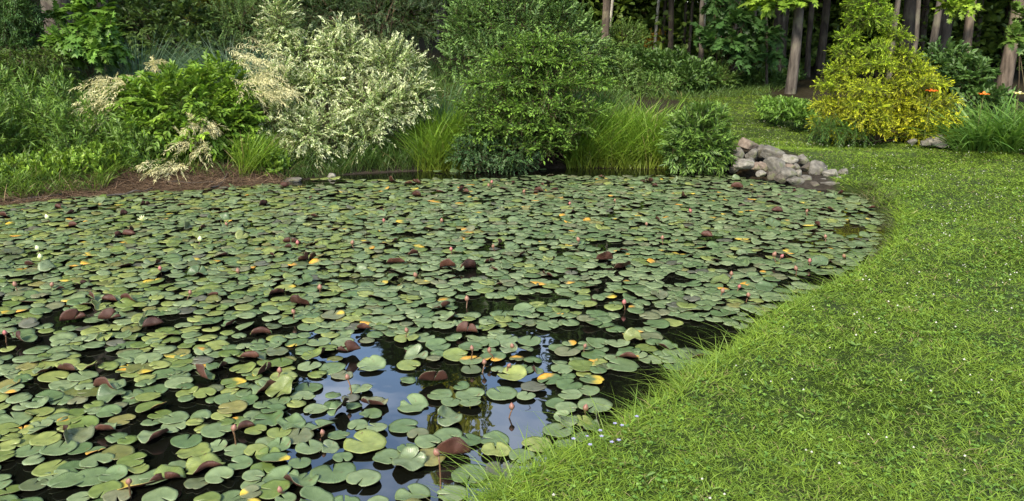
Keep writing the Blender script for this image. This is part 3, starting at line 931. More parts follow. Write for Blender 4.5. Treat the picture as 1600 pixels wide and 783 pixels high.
shrub("low_round_bush", "low dense small leaved bush at the waterline below the layered shrub", "bush", at(770, 258, 10.5),
      [lump(745, 235, 42, 26, 10.45), lump(800, 238, 45, 24, 10.4), lump(770, 215, 40, 20, 10.6)],
      800, 0.20, 14, 0.034, 0.017, (0.035, 0.085, 0.028), (0.070, 0.135, 0.040), 70, upw=0.3, stems=8, stem_r=0.008)
shrub("glossy_dark_bush", "rounded dark green bush with narrow leaves left of the stone pile", "bush", at(1098, 258, 10.3),
      [lump(1088, 215, 44, 44, 10.3), lump(1110, 228, 32, 32, 10.1), lump(1066, 235, 26, 24, 10.1), lump(1105, 185, 30, 20, 10.4)],
      760, 0.24, 15, 0.070, 0.020, (0.035, 0.080, 0.016), (0.070, 0.135, 0.024), 71, tipc=(0.11, 0.19, 0.030), droop=0.2, upw=0.5, flat=0.35, ang=0.95, stems=10, stem_r=0.009)
# understorey bushes along the edge of the wood
EDGE = [(955, 112, 19, 45, 24, "soft green bush behind the tall bank grass, nearest the layered shrub", 0), (1000, 100, 20, 40, 24, "leafy bush at the wood edge below the birch", 1), (1045, 105, 20, 36, 22, "dark leafy bush under the dark trunks", 1),
        (1085, 118, 19.6, 36, 20, "wide leaved bush at the foot of the grey pole tree", 1), (1120, 122, 20, 30, 18, "low bush right of the grey pole tree", 0), (930, 90, 18.5, 34, 28, "pale green bush beside the brown trunk", 0),
        (1000, 132, 18.5, 60, 12, "low ground hugging bush along the back of the lawn", 0), (1180, 128, 21.5, 40, 14, "dark low bush at the foot of the close trunk pair", 1), (970, 60, 23, 45, 26, "leafy bush between the brown trunk and the birch", 0),
        (1225, 130, 22, 30, 18, "shaded low bush behind the maple trunk", 1)]
for i, (xp, yp, Y, rx, ry, lab, dk) in enumerate(EDGE):
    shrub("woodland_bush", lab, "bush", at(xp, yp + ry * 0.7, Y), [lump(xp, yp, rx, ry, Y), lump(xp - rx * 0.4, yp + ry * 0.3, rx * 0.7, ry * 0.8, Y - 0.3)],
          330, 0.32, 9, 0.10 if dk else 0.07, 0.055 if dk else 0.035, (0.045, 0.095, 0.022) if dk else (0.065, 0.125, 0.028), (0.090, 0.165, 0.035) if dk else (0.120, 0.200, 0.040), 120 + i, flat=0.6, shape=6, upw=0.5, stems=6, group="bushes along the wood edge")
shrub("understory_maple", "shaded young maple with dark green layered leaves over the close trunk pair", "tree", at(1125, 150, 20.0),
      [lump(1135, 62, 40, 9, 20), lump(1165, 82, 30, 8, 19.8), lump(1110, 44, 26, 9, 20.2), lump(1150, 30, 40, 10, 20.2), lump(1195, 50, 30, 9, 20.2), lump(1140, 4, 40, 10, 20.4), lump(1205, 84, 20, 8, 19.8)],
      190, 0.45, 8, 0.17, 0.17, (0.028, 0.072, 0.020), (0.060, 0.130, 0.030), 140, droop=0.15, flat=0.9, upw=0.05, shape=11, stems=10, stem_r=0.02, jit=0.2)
shrub("overhanging_maple_bough", "bright lime maple bough hanging from the maple on the lawn edge", "bough", at(1243, 150, 18.6),
      [lump(1212, -2, 42, 10, 18.2), lump(1240, -14, 30, 10, 18.3)], 80, 0.40, 8, 0.17, 0.17, (0.13, 0.23, 0.025), (0.22, 0.33, 0.035), 141, flat=0.9, shape=11, stems=0)
shrub("lime_leaf_sprig", "small lime green leafy bough beside the tall tan trunk", "bough", at(1500, 130, 15.4),
      [lump(1500, 4, 24, 8, 15.2)], 26, 0.32, 8, 0.12, 0.12, (0.13, 0.22, 0.02), (0.21, 0.31, 0.03), 142, flat=0.9, shape=11, stems=0)
shrub("right_edge_maple", "maple leaves drooping in front of the thick reddish trunk", "tree", at(1612, 150, 14.5),
      [lump(1600, 25, 20, 14, 14.5), lump(1592, 55, 20, 10, 14.4), lump(1640, 30, 30, 30, 14.5)], 90, 0.3, 8, 0.12, 0.12, (0.05, 0.10, 0.018), (0.11, 0.19, 0.028), 143, flat=0.85, shape=11, stems=5)
shrub("green_hydrangea", "leafy green shrub squeezed between golden cypress and daylilies", "shrub", at(1500, 175, 13.0),
      [lump(1480, 95, 32, 22, 13.0), lump(1500, 120, 42, 26, 12.9), lump(1470, 130, 30, 30, 12.8), lump(1545, 150, 30, 12, 12.6)],
      420, 0.26, 10, 0.085, 0.045, (0.040, 0.085, 0.022), (0.085, 0.155, 0.035), 144, flat=0.6, shape=6, stems=9)
shrub("bright_groundcover", "low bright green leafy mound at the foot of the lawn edge maple", "plant", at(1235, 185, 13.4),
      [lump(1232, 170, 34, 12, 13.6), lump(1205, 166, 20, 8, 14.2), lump(1255, 178, 18, 10, 13.0)], 460, 0.20, 10, 0.055, 0.026, (0.07, 0.15, 0.025), (0.15, 0.27, 0.035), 145, upw=0.7, shape=6, stems=6, stem_r=0.005, twigmat=M_GTWIG)
shrub("fern_clump", "green fern fronds under the left side of the golden cypress", "fern", at(1310, 205, 11.6),
      [lump(1300, 196, 32, 10, 11.5), lump(1335, 203, 24, 8, 11.3)], 90, 0.34, 34, 0.035, 0.010, (0.05, 0.12, 0.022), (0.09, 0.18, 0.03), 146, flat=0.85, upw=0.5, droop=0.3, ang=1.4, stems=4, stem_r=0.004, twigmat=M_GTWIG)

shrub("lit_leaf_sapling", "sapling with leaves coloured amber as if lit, behind the whitish birch", "sapling", at(1018, 95, 28.5), [lump(1022, 62, 14, 12, 28.5), lump(1012, 72, 8, 8, 28.4)], 60, 0.3, 8, 0.10, 0.06, (0.45, 0.25, 0.04), (0.6, 0.42, 0.06), 149, shape=6, stems=4)  # amber leaf colour stands in for light falling on distant leaves
# golden threadleaf cypress: drooping yellow sprays in tiers
cy = []
rr = np.random.default_rng(5)
for y_, hw in [(200, 92), (180, 106), (155, 104), (130, 92), (104, 76), (78, 63), (52, 53), (26, 44), (0, 36), (-30, 27), (-62, 15)]:
    cx = 1355 + 28 * min(1, max(0, y_ / 160))
    nn = max(1, int(hw / 30)) if hw > 48 else 0
    for q in range(nn + 1):
        fx = (q / nn * 2 - 1) * 0.72 if nn else 0
        cy.append(lump(cx + fx * hw, y_ + rr.normal() * 4 + abs(fx) * 7, hw * (0.36 if nn else 0.85), 10 if nn else 15, 11.9 - 0.55 * (hw / 110) * (1 - fx * fx) * (q % 2)))
cyp = shrub("golden_cypress", "golden yellow threadleaf cypress, broad cone at the edge of the lawn", "shrub", at(1378, 205, 12.0), cy,
            5600, 0.20, 22, 0.032, 0.0085, (0.14, 0.20, 0.012), (0.30, 0.35, 0.018), 150, tipc=(0.52, 0.52, 0.022), droop=0.14, flat=0.65, upw=0.22, ang=0.95, stems=14, stem_r=0.02, shell=0.35, jit=0.35, sprayj=0.28, hz=0.6, rot=0.45)
# foliage greener and darker towards the top left: retint by height and side
fo = [c for c in cyp.children if c.name.startswith("foliage")][0]
me = fo.data
nV = len(me.vertices)
co = np.empty(nV * 3, np.float32); me.vertices.foreach_get("co", co); co = co.reshape(-1, 3)
cc = np.empty(nV * 4, np.float32); me.color_attributes["col"].data.foreach_get("color", cc); cc = cc.reshape(-1, 4)
tt = smooth(0.4, 2.2, co[:, 2] + 0.25 * sines(co[:, 0], co[:, 2], 3, 0.7) - 0.25 * (co[:, 0] - cyp.location.x))[:, None]
cc[:, :3] = cc[:, :3] * (1 - tt) + cc[:, :3] * A([0.50, 0.76, 1.0]) * tt
me.color_attributes["col"].data.foreach_set("color", cc.ravel())


# strap-leaved clumps
def strap_clump(name, label, cat, base, n_, spread, ln, w, c0, c1, bend, seed, lean=0.5, seg=5, group=None, basec=None):
    g = np.random.default_rng(seed)
    base = A([base[0], base[1], gz(base)])
    rt = root(name, label, cat, base, group)
    a = g.random(n_) * 6.283
    r_ = np.sqrt(g.random(n_))
    P = base + np.column_stack([np.cos(a) * r_ * spread, np.sin(a) * r_ * spread * 0.8, np.zeros(n_)])
    P[:, 2] = ground_z(P[:, :2]) - 0.02
    D = norm(np.column_stack([np.cos(a) * r_ * lean, np.sin(a) * r_ * lean, np.ones(n_)]) + 0.12 * g.normal(size=(n_, 3)))
    mv = g.random((n_, 1))
    col = (A(c0) * (1 - mv) + A(c1) * mv) * (1 + 0.12 * g.normal(size=(n_, 1)))
    L_ = ln * (0.6 + 0.5 * g.random(n_))
    V, F, Cc = blades(P, D, L_, w * (0.7 + 0.6 * g.random(n_)), bend * (0.4 + g.random(n_)), np.clip(col, 0.005, 0.8), None if basec is None else np.repeat(A([basec]), n_, 0), seg, None, g)
    o = obj("leaves", mesh("leaves", V, F, Cc, mats=[M_GRASS]), rt, "stuff")
    return rt


strap_clump("maiden_grass", "bluish green fountain grass clump behind the maple sapling", "grass clump", at(212, 100, 13.0), 520, 0.28, 1.35, 0.010, (0.06, 0.12, 0.06), (0.11, 0.18, 0.10), 0.35, 1, 0.5)
strap_clump("maiden_grass", "tall silvery grass clump left of the willow top", "grass clump", at(352, 95, 13.0), 520, 0.32, 1.5, 0.010, (0.07, 0.13, 0.07), (0.14, 0.20, 0.13), 0.45, 2, 0.6)
strap_clump("maiden_grass", "silvery grass clump touching the willow, right of the taller one", "grass clump", at(392, 95, 13.2), 420, 0.3, 1.4, 0.010, (0.07, 0.13, 0.07), (0.13, 0.19, 0.12), 0.45, 3, 0.5)
strap_clump("maiden_grass", "arching dark green grass clump between willow and layered shrub", "grass clump", at(692, 170, 11.6), 520, 0.32, 1.25, 0.011, (0.045, 0.10, 0.04), (0.09, 0.16, 0.06), 0.55, 4, 0.6)
for i, (xp, yp, Y, lab) in enumerate([(1530, 240, 11.4, "daylily clump with strap leaves nearest the golden cypress"), (1580, 245, 11.2, "daylily clump of strap leaves at the right edge of the photo"), (1640, 250, 11.2, "daylily clump just outside the right edge"),
                                      (1560, 215, 11.9, "daylily clump behind the front two clumps"), (1700, 252, 11.2, "daylily clump further outside the right edge")]):
    strap_clump("daylily", lab, "daylily", at(xp, yp, Y), 260, 0.38, 1.0, 0.028, (0.065, 0.145, 0.026), (0.135, 0.235, 0.042), 0.8, 20 + i, 0.75, 6, "daylilies")


def flower(name, label, c, size, colr, seed, group=None):
    """six-petalled lily on a stalk reaching the ground"""
    g = np.random.default_rng(seed)
    base = A([c[0], c[1] + 0.05, gz(c)])
    rt = root(name, label, "flower", base, group)
    ts = np.linspace(0, 1, 5)[:, None]
    V, F = tube(base * (1 - ts) + c * ts, np.full(5, 0.005), 5)
    obj("stalk", mesh("stalk", V, F, None, True, [M_GTWIG]), rt)
    a = np.arange(6) / 6 * 6.283 + g.random()
    D = norm(np.column_stack([np.cos(a), np.sin(a) * 0.8 - 0.35, 0.45 + 0 * a]))
    V, F, Cc = leaves(np.repeat(c[None], 6, 0), D, norm(UP + 0 * D - D * 0.3), size * (0.9 + 0.2 * g.random(6)), size * 0.42, np.repeat(A([colr]), 6, 0) * (1 + 0.1 * g.normal(size=(6, 1))), 0.15, 0.35, 6)
    obj("petals", mesh("petals", V, F, Cc, mats=[M_PALE]), rt)
    return rt


flower("lily_flower", "orange daylily flower beside the golden cypress", at(1456, 143, 11.4), 0.09, (0.75, 0.17, 0.03), 1)
flower("lily_flower", "orange daylily flower over the strap leaves", at(1537, 148, 11.4), 0.09, (0.78, 0.22, 0.04), 2)
flower("lily_flower", "pale yellow daylily flower at the right edge", at(1592, 147, 11.3), 0.09, (0.75, 0.68, 0.35), 3)


# ------------------------------------------------------------------ grass of the banks and the lawn
def scatter(poly, n_, rng):
    lo, hi = poly.min(0), poly.max(0)
    P = lo + rng.random((n_ * 4, 2)) * (hi - lo)
    P = P[inside(P, poly)]
    return P[:n_]


def poly_px(pts, z):
    return np.array([px(x, y, z)[:2] for x, y in pts])


def tall_grass(name, label, polys, seed, cat="grass"):
    g = np.random.default_rng(seed)
    out = []
    for pts, z, n_, ln, w, c0, c1, bc, bend in polys:
        poly = np.array(pts)
        P2 = scatter(poly, n_, g)
        s = pond_sd(P2)
        P2 = P2[s > -0.06]
        n_ = len(P2)
        P = np.column_stack([P2, np.maximum(ground_z(P2), 0.0) - 0.02])
        cl = sines(P2[:, 0], P2[:, 1], seed + 3, 0.6)
        D = norm(np.column_stack([0.35 * cl + 0.27 * g.normal(size=n_), 0.26 * g.normal(size=n_) - 0.1, np.ones(n_)]))
        mv = np.clip(0.5 + 0.35 * cl + 0.3 * g.normal(size=n_), 0, 1)[:, None]
        col = np.clip((A(c0) * (1 - mv) + A(c1) * mv) * (1 + 0.15 * g.normal(size=(n_, 1))), 0.004, 0.8)
        col = np.where((g.random(n_) < 0.05)[:, None], A([0.24, 0.19, 0.09]), col)
        out.append(blades(P, D, ln * (0.45 + 0.7 * g.random(n_)) * (1 + 0.35 * cl), w * (0.7 + 0.6 * g.random(n_)), bend * (0.3 + g.random(n_)), col, np.repeat(A([bc]), n_, 0), 4, None, g))
    V, F, Cc = join(out)
    o = obj(name, mesh(name, V, F, Cc, mats=[M_GRASS]), kind="stuff")
    return tag(o, label, cat, kind="stuff")


def strip(x0, x1, d0, d1, pts=far_edge, z=0.0):
    """strip of bank between two distances from the far waterline"""
    sel = [(x, y) for x, y in pts if x0 <= x <= x1]
    sel.sort()
    xs = np.linspace(x0, x1, 12)
    ys = np.interp(xs, [p[0] for p in sorted(pts)], [p[1] for p in sorted(pts)])
    W = np.array([px(x, y, z)[:2] for x, y in zip(xs, ys)])
    return np.concatenate([W + A([0, d0]), (W + A([0, d1]))[::-1]])


yg0, yg1, ygb = (0.075, 0.165, 0.018), (0.150, 0.270, 0.025), (0.13, 0.17, 0.02)
dg0, dg1, dgb = (0.040, 0.095, 0.022), (0.085, 0.165, 0.030), (0.06, 0.09, 0.02)
tall_grass("reed_grass", "tall bright green grass on the far bank right of the layered shrub",
           [(strip(885, 1060, 0.05, 0.9), 0, 4200, 0.72, 0.014, yg0, yg1, ygb, 0.45)], 31)
tall_grass("sedge_grass", "narrow green grass on the far bank below and beside the willow",
           [(strip(650, 745, 0.05, 0.8), 0, 2000, 0.74, 0.013, yg0, yg1, ygb, 0.45), (strip(530, 660, 0.1, 0.9), 0, 2200, 0.42, 0.009, dg0, dg1, dgb, 0.4),
            (strip(440, 540, 0.05, 0.6), 0, 1200, 0.22, 0.008, dg0, dg1, dgb, 0.5), (strip(362, 400, 0.25, 0.8), 0, 500, 0.5, 0.010, yg0, yg1, ygb, 0.3)], 32)
left_poly = np.array([at(-60, 150, 11.0)[:2], at(480, 150, 11.6)[:2], at(480, 100, 14.5)[:2], at(60, 100, 13.6)[:2], at(-60, 100, 13.4)[:2]])
tall_grass("meadow_grass", "long green meadow grass on the slope behind the goatsbeard",
           [(left_poly, 0, 10000, 0.70, 0.012, (0.055, 0.125, 0.025), (0.10, 0.19, 0.035), dgb, 0.5)], 33)
mid_poly = np.array([at(640, 110, 13.5)[:2], at(930, 120, 13.0)[:2], at(1000, 130, 16.0)[:2], at(960, 120, 20.0)[:2], at(560, 90, 20)[:2]])
tall_grass("rough_grass", "rough grass in the clearing behind the layered shrub",
           [(mid_poly, 0, 9000, 0.32, 0.014, (0.06, 0.13, 0.03), (0.11, 0.20, 0.045), dgb, 0.5)], 34)
edge_poly = np.array([at(900, 130, 16.4)[:2], at(1190, 140, 18.2)[:2], at(1250, 140, 20.6)[:2], at(1130, 130, 21.5)[:2], at(900, 120, 19.5)[:2]])
lb = np.array([at(-200, 200, 8.6)[:2], at(430, 200, 9.75)[:2], at(430, 200, 10.8)[:2], at(-200, 200, 11.0)[:2]])
tall_grass("bank_weeds", "mixed short grass and weeds covering the left bank under the plants",
           [(strip(860, 1085, 0.8, 7.6), 0, 15000, 0.10, 0.013, (0.085, 0.16, 0.022), (0.18, 0.28, 0.034), dgb, 0.5), (strip(-80, 150, 0.12, 0.8), 0, 2600, 0.20, 0.012, (0.07, 0.14, 0.02), (0.15, 0.24, 0.03), dgb, 0.5), (lb, 0, 6500, 0.26, 0.013, (0.06, 0.12, 0.02), (0.13, 0.22, 0.03), dgb, 0.5), (edge_poly, 0, 3500, 0.22, 0.014, (0.05, 0.10, 0.025), (0.09, 0.16, 0.035), dgb, 0.5)], 35, "weeds")
rb = [px(x, y, 0.06)[:2] for x, y in [(1330, 292), (1362, 292), (1392, 318), (1404, 350), (1396, 380), (1370, 400)]] + [px(x, y, 0.06)[:2] for x, y in [(1352, 398), (1376, 374), (1384, 347), (1372, 322), (1345, 303)]]
tall_grass("shore_sedge", "fine dull sedge hanging over the pond end beside the stone pile",
           [(np.array(rb), 0, 2600, 0.16, 0.005, (0.06, 0.085, 0.03), (0.11, 0.14, 0.05), (0.07, 0.07, 0.03), 1.0)], 36)

# dry straw and sticks on the left bank
g = np.random.default_rng(51)
sp_ = strip(-60, 450, -0.06, 0.6)
P2 = scatter(sp_, 9000, g)
P = np.column_stack([P2, np.maximum(ground_z(P2), 0) + 0.005 + 0.02 * g.random(len(P2))])
a = g.normal(size=len(P)) * 0.9 + 0.3
D = norm(np.column_stack([np.cos(a) * np.sign(g.normal(size=len(P))), -0.3 + 0.3 * g.normal(size=len(P)), 0.06 + 0.16 * g.normal(size=len(P))]))
mv = g.random((len(P), 1))
colr = (A([0.085, 0.050, 0.034]) * (1 - mv) + A([0.22, 0.155, 0.095]) * mv) * (1 + 0.25 * g.normal(size=(len(P), 1)))
V, F, Cc = blades(P, D, 0.10 + 0.16 * g.random(len(P)), 0.006, 0.2, np.clip(colr, 0.02, 0.5), None, 2, None, g)
tag(obj("dry_straw", mesh("dry_straw", V, F, Cc, mats=[M_DRY]), kind="stuff"), "reddish brown dead straw lying on the left bank", "straw", kind="stuff")
for i, (x0, y0, x1, y1, lab) in enumerate([(165, 305, 238, 291, "weathered stick lying along the brown bank, left of the plume"), (262, 289, 345, 282, "weathered stick below the lowest cream plume"), (330, 292, 372, 270, "short bleached stick leaning on the straw"), (20, 312, 95, 300, "grey driftwood branch at the left end of the bank")]):
    p0, p1 = px(x0, y0, 0.04), px(x1, y1, 0.07)
    ts = np.linspace(0, 1, 6)[:, None]
    pts = p0 * (1 - ts) + p1 * ts + g.normal(size=(6, 3)) * 0.012
    pts[:, 2] = np.maximum(np.maximum(ground_z(pts[:, :2]), 0.0) + 0.02, pts[:, 2] * 0.6)
    V, F = tube(pts, np.linspace(0.014, 0.006, 6), 6)
    o = obj("stick", mesh("stick", V - pts[0], F, None, True, [M_BARK]), loc=pts[0])
    tag(o, lab, "stick")

# lawn
g = np.random.default_rng(52)
bands = [(1.5, 3.4, 14000), (3.4, 5.5, 8500), (5.5, 8.5, 4800), (8.5, 13, 2600), (13, 24, 1000)]
outb = []
for r0, r1, dens in bands:
    th0, th1 = math.radians(-22), math.radians(46)
    area = 0.5 * (th1 - th0) * (r1 * r1 - r0 * r0)
    m = int(area * dens)
    th = th0 + (th1 - th0) * g.random(m)
    rr_ = np.sqrt(r0 * r0 + (r1 * r1 - r0 * r0) * g.random(m))
    P2 = np.column_stack([np.sin(th) * rr_, np.cos(th) * rr_])
    P2 = P2[inside(P2, LAWN)]
    s = pond_sd(P2)
    kp = s > 0.035 + 0.05 * sines(P2[:, 0], P2[:, 1], 402, 0.4, 3)
    P2, s = P2[kp], s[kp]
    x, y = P2[:, 0], P2[:, 1]
    m = len(P2)
    rad = np.hypot(x, y)
    n1, n2 = sines(x, y, 61, 1.4, 3), sines(x, y, 62, 0.35, 3)
    edge = 1 - smooth(0.0, 0.28, s)
    L_ = (0.029 + 0.019 * g.random(m) + 0.016 * n2 + 0.010 * n1) * (1 + 1.1 * edge * (0.4 + 1.1 * g.random(m)))
    L_ = np.where(g.random(m) < 0.03, L_ * 1.8, L_)
    W_ = (0.0024 + 0.00060 * rad) * (0.6 + 0.8 * g.random(m))
    a = g.random(m) * 6.283
    sp2 = 0.75 + 0.3 * n2
    D = norm(np.column_stack([np.cos(a) * sp2 - 0.25 * edge, np.sin(a) * sp2 + 0.15 * edge, np.ones(m)]))
    mv = np.clip(0.45 + 0.24 * n1 + 0.16 * n2 + 0.25 * g.normal(size=m) + 0.25 * edge, 0, 1)[:, None]
    col = A([0.115, 0.205, 0.024]) * (1 - mv) + A([0.220, 0.335, 0.036]) * mv
    wear = smooth(0.45, 0.85, sines(x, y, 63, 0.9, 4) * 1.2)
    dry = (g.random(m) < 0.03 + 0.12 * wear)[:, None]
    col = np.where(dry, A([0.26, 0.23, 0.10]), col) * (1 + 0.15 * g.normal(size=(m, 1)))
    P = np.column_stack([P2, ground_z(P2) - 0.006])
    outb.append(blades(P, D, L_, W_, 0.35 + 0.5 * g.random(m), np.clip(col, 0.006, 0.6), np.clip(col * A([0.75, 0.7, 0.7]), 0, 1), 2, None, g))
V, F, Cc = join(outb)
print("lawn tris", len(F))
tag(obj("lawn_grass", mesh("lawn_grass", V, F, Cc, mats=[M_GRASS]), kind="stuff"), "mown green lawn grass curving round the right side of the pond", "grass", kind="stuff")

# long tufts hanging over the near shore
m = 1500
seg_ = np.array([px(x, y, 0.12)[:2] for x, y in near_edge])
t = g.random(m) * (len(seg_) - 1.001)
i0 = t.astype(int)
P2 = seg_[i0] * (1 - (t - i0))[:, None] + seg_[i0 + 1] * (t - i0)[:, None] + np.abs(g.normal(size=(m, 1))) * A([[0.06, -0.05]]) + g.normal(size=(m, 2)) * 0.02
cl = sines(P2[:, 0], P2[:, 1], 71, 0.5)
kp = (cl + 0.35 * g.normal(size=m) > -0.1)
P2, cl = P2[kp], cl[kp]
m = len(P2)
P = np.column_stack([P2, np.maximum(ground_z(P2), 0.0)])
D = norm(np.column_stack([-0.3 + 0.45 * g.normal(size=m), 0.2 + 0.45 * g.normal(size=m), np.ones(m)]))
mv = g.random((m, 1))
V, F, Cc = blades(P, D, (0.07 + 0.16 * g.random(m) ** 2) * (1 + 0.4 * np.clip(cl, -0.5, 1)), 0.0045, 0.7 * g.random(m) + 0.3, A([0.08, 0.15, 0.02]) * (1 - mv) + A([0.18, 0.26, 0.04]) * mv, None, 4, None, g)
tag(obj("shore_grass", mesh("shore_grass", V, F, Cc, mats=[M_GRASS]), kind="stuff"), "longer uncut grass leaning over the near pond edge", "grass", kind="stuff")

# clover leaves, weeds and clover heads in the lawn
m = 26000
th = math.radians(-22) + math.radians(68) * g.random(m)
rr_ = 1.6 + 8.5 * g.random(m) ** 1.1
P2 = np.column_stack([np.sin(th) * rr_, np.cos(th) * rr_])
P2 = P2[inside(P2, LAWN)]
P2 = P2[pond_sd(P2) > 0.03]
cl = sines(P2[:, 0], P2[:, 1], 81, 0.8)
P2 = P2[cl + 0.35 * g.normal(size=len(P2)) > 0.2]
m = len(P2)
P = np.column_stack([P2, ground_z(P2) + 0.016 + 0.022 * g.random(m)])
a0 = g.random(m) * 6.283
sz = 0.0045 + 0.0055 * g.random(m) + 0.0008 * np.hypot(P2[:, 0], P2[:, 1])
cv = A([0.070, 0.150, 0.022]) + g.random((m, 1)) * A([0.09, 0.12, 0.012])
outc = []
tl = norm(UP + 0.35 * g.normal(size=(m, 3)))
for q in range(3):
    a = a0 + q * 2.094
    D = norm(np.column_stack([np.cos(a), np.sin(a), 0.25 * g.normal(size=m)]))
    outc.append(leaves(P, D, tl, sz, sz * 0.95, cv, 0.12, 0.1, 6))
# broad plantain-like weeds
m2 = 1100
th = math.radians(-22) + math.radians(68) * g.random(m2)
rr_ = 1.6 + 6.5 * g.random(m2)
Q2 = np.column_stack([np.sin(th) * rr_, np.cos(th) * rr_]); Q2 = Q2[inside(Q2, LAWN)]; Q2 = Q2[pond_sd(Q2) > 0.05]; m2 = len(Q2)
for q in range(4):
    a = g.random(m2) * 6.283
    D = norm(np.column_stack([np.cos(a), np.sin(a), 0.5 + 0.3 * g.random(m2)]))
    outc.append(leaves(np.column_stack([Q2, ground_z(Q2) + 0.012]), D, norm(UP + 0.3 * g.normal(size=(m2, 3))), 0.024 + 0.02 * g.random(m2), 0.007 + 0.004 * g.random(m2), A([0.06, 0.125, 0.022]) + g.random((m2, 1)) * A([0.08, 0.10, 0.012]), 0.15, 0.25, 6))
V, F, Cc = join(outc)
tag(obj("clover_leaves", mesh("clover_leaves", V, F, Cc, mats=[M_LEAF]), kind="stuff"), "clover leaves and broad weeds mixed into the lawn", "weeds", kind="stuff")

m = 9000
th = math.radians(-20) + math.radians(66) * g.random(m)
rr_ = np.sqrt(2.2 ** 2 + (15 ** 2 - 2.2 ** 2) * g.random(m))
P2 = np.column_stack([np.sin(th) * rr_, np.cos(th) * rr_])
P2 = P2[inside(P2, LAWN)]; P2 = P2[pond_sd(P2) > 0.25]
cl = sines(P2[:, 0], P2[:, 1], 91, 0.8, 4) * 1.25
P2 = P2[cl + 0.22 * g.normal(size=len(P2)) > np.where(np.hypot(P2[:, 0], P2[:, 1]) < 4.5, 0.5, 0.3)]
m = len(P2)
P = np.column_stack([P2, ground_z(P2) + 0.05 + 0.025 * g.random(m)])
oc = A([[0, 0, 1], [1, 0, 0.1], [0.31, 0.95, 0.1], [-0.81, 0.59, 0.1], [-0.81, -0.59, 0.1], [0.31, -0.95, 0.1], [0, 0, -0.6]], ) * 1.0
of = A([[0, 1, 2], [0, 2, 3], [0, 3, 4], [0, 4, 5], [0, 5, 1], [6, 2, 1], [6, 3, 2], [6, 4, 3], [6, 5, 4], [6, 1, 5]])
s_ = (0.0045 + 0.003 * g.random(m))[:, None, None]
V = P[:, None] + oc[None] * s_
F = (np.arange(m)[:, None, None] * 7 + of[None]).reshape(-1, 3)
cv = np.clip(A([0.50, 0.50, 0.41]) * (0.7 + 0.35 * g.random((m, 1))), 0, 0.85)
st = blades(np.column_stack([P2, ground_z(P2)]), norm(np.repeat(UP[None], m, 0) + 0.05 * g.normal(size=(m, 3))), P[:, 2] - ground_z(P2), 0.002, 0.02, np.repeat(A([[0.09, 0.16, 0.03]]), m, 0), None, 2, None, g)
V, F, Cc = join([(V.reshape(-1, 3), F, np.repeat(cv, 7, 0)), st])
tag(obj("clover_blossoms", mesh("clover_blossoms", V, F, Cc, mats=[M_PALE]), kind="stuff"), "tiny white clover heads dotted over the lawn", "clover", kind="stuff")

VORD = ["first", "second", "third", "fourth", "fifth", "sixth", "seventh", "eighth", "ninth", "tenth"]
for i, (xp, yp) in enumerate(sorted([(896, 684), (922, 693), (938, 671), (961, 660), (972, 663), (995, 649), (956, 689), (918, 650), (940, 680), (967, 686)])):
    p = px(xp, yp, 0.19)
    flo = A([p[0], p[1], gz(p) + 0.085])
    a = np.arange(5) / 5 * 6.283 + i
    D = norm(np.column_stack([np.cos(a), np.sin(a) - 0.2, 0.35 + 0 * a]))
    V, F, Cc = leaves(np.repeat(flo[None], 5, 0), D, norm(UP - D * 0.3), 0.010, 0.007, np.repeat(A([[0.33, 0.32, 0.50]]), 5, 0), 0.1, 0.2, 6)
    st = blades(A([[p[0], p[1], gz(p)]]), UP[None].copy(), A([0.085]), 0.002, 0.0, A([[0.09, 0.16, 0.03]]), None, 2, None, g)
    V, F, Cc = join([(V, F, Cc), st])
    o = obj("speedwell_flower", mesh("speedwell_flower", V - A([p[0], p[1], gz(p)]), F, Cc, mats=[M_PALE]), loc=(p[0], p[1], gz(p)))
    tag(o, "tiny pale violet flower at the near shore, " + VORD[i] + " from the left", "flower", "violet flowers at the near shore")

# ------------------------------------------------------------------ stones
import bmesh
_bm = bmesh.new(); bmesh.ops.create_icosphere(_bm, subdivisions=4, radius=1)
ICO_V = np.array([v.co[:] for v in _bm.verts]); ICO_F = np.array([[v.index for v in f.verts] for f in _bm.faces]); _bm.free()


def stone(label, c, r, colr, seed, group=None, rotz=0.0):
    g = np.random.default_rng(seed)
    nrm = norm(g.normal(size=(15, 3)))
    hh = 0.58 + 0.42 * g.random(15)
    dt = ICO_V @ nrm.T
    s = np.where(dt > 0.05, hh[None] / np.maximum(dt, 0.05), 9.0)
    s = np.minimum(s, 1.25)
    sm = -np.log(np.exp(-38 * s).sum(1)) / 38
    V = ICO_V * sm[:, None]
    nn = sines(V[:, 0] * 2 + V[:, 2], V[:, 1] * 2 - V[:, 2] * 1.3, seed, 1.6, 4)
    V = V * (1 + 0.05 * nn)[:, None] / 0.86
    V = V * A(r)
    ca, sa = math.cos(rotz), math.sin(rotz)
    V = np.column_stack([V[:, 0] * ca - V[:, 1] * sa, V[:, 0] * sa + V[:, 1] * ca, V[:, 2]])
    cc = A(colr) * (1 + 0.14 * nn[:, None])
    o = obj("stone", mesh("stone", V, ICO_F, cc, True, [M_ROCK]), loc=[float(v) for v in c])
    return tag(o, label, "stone", group)


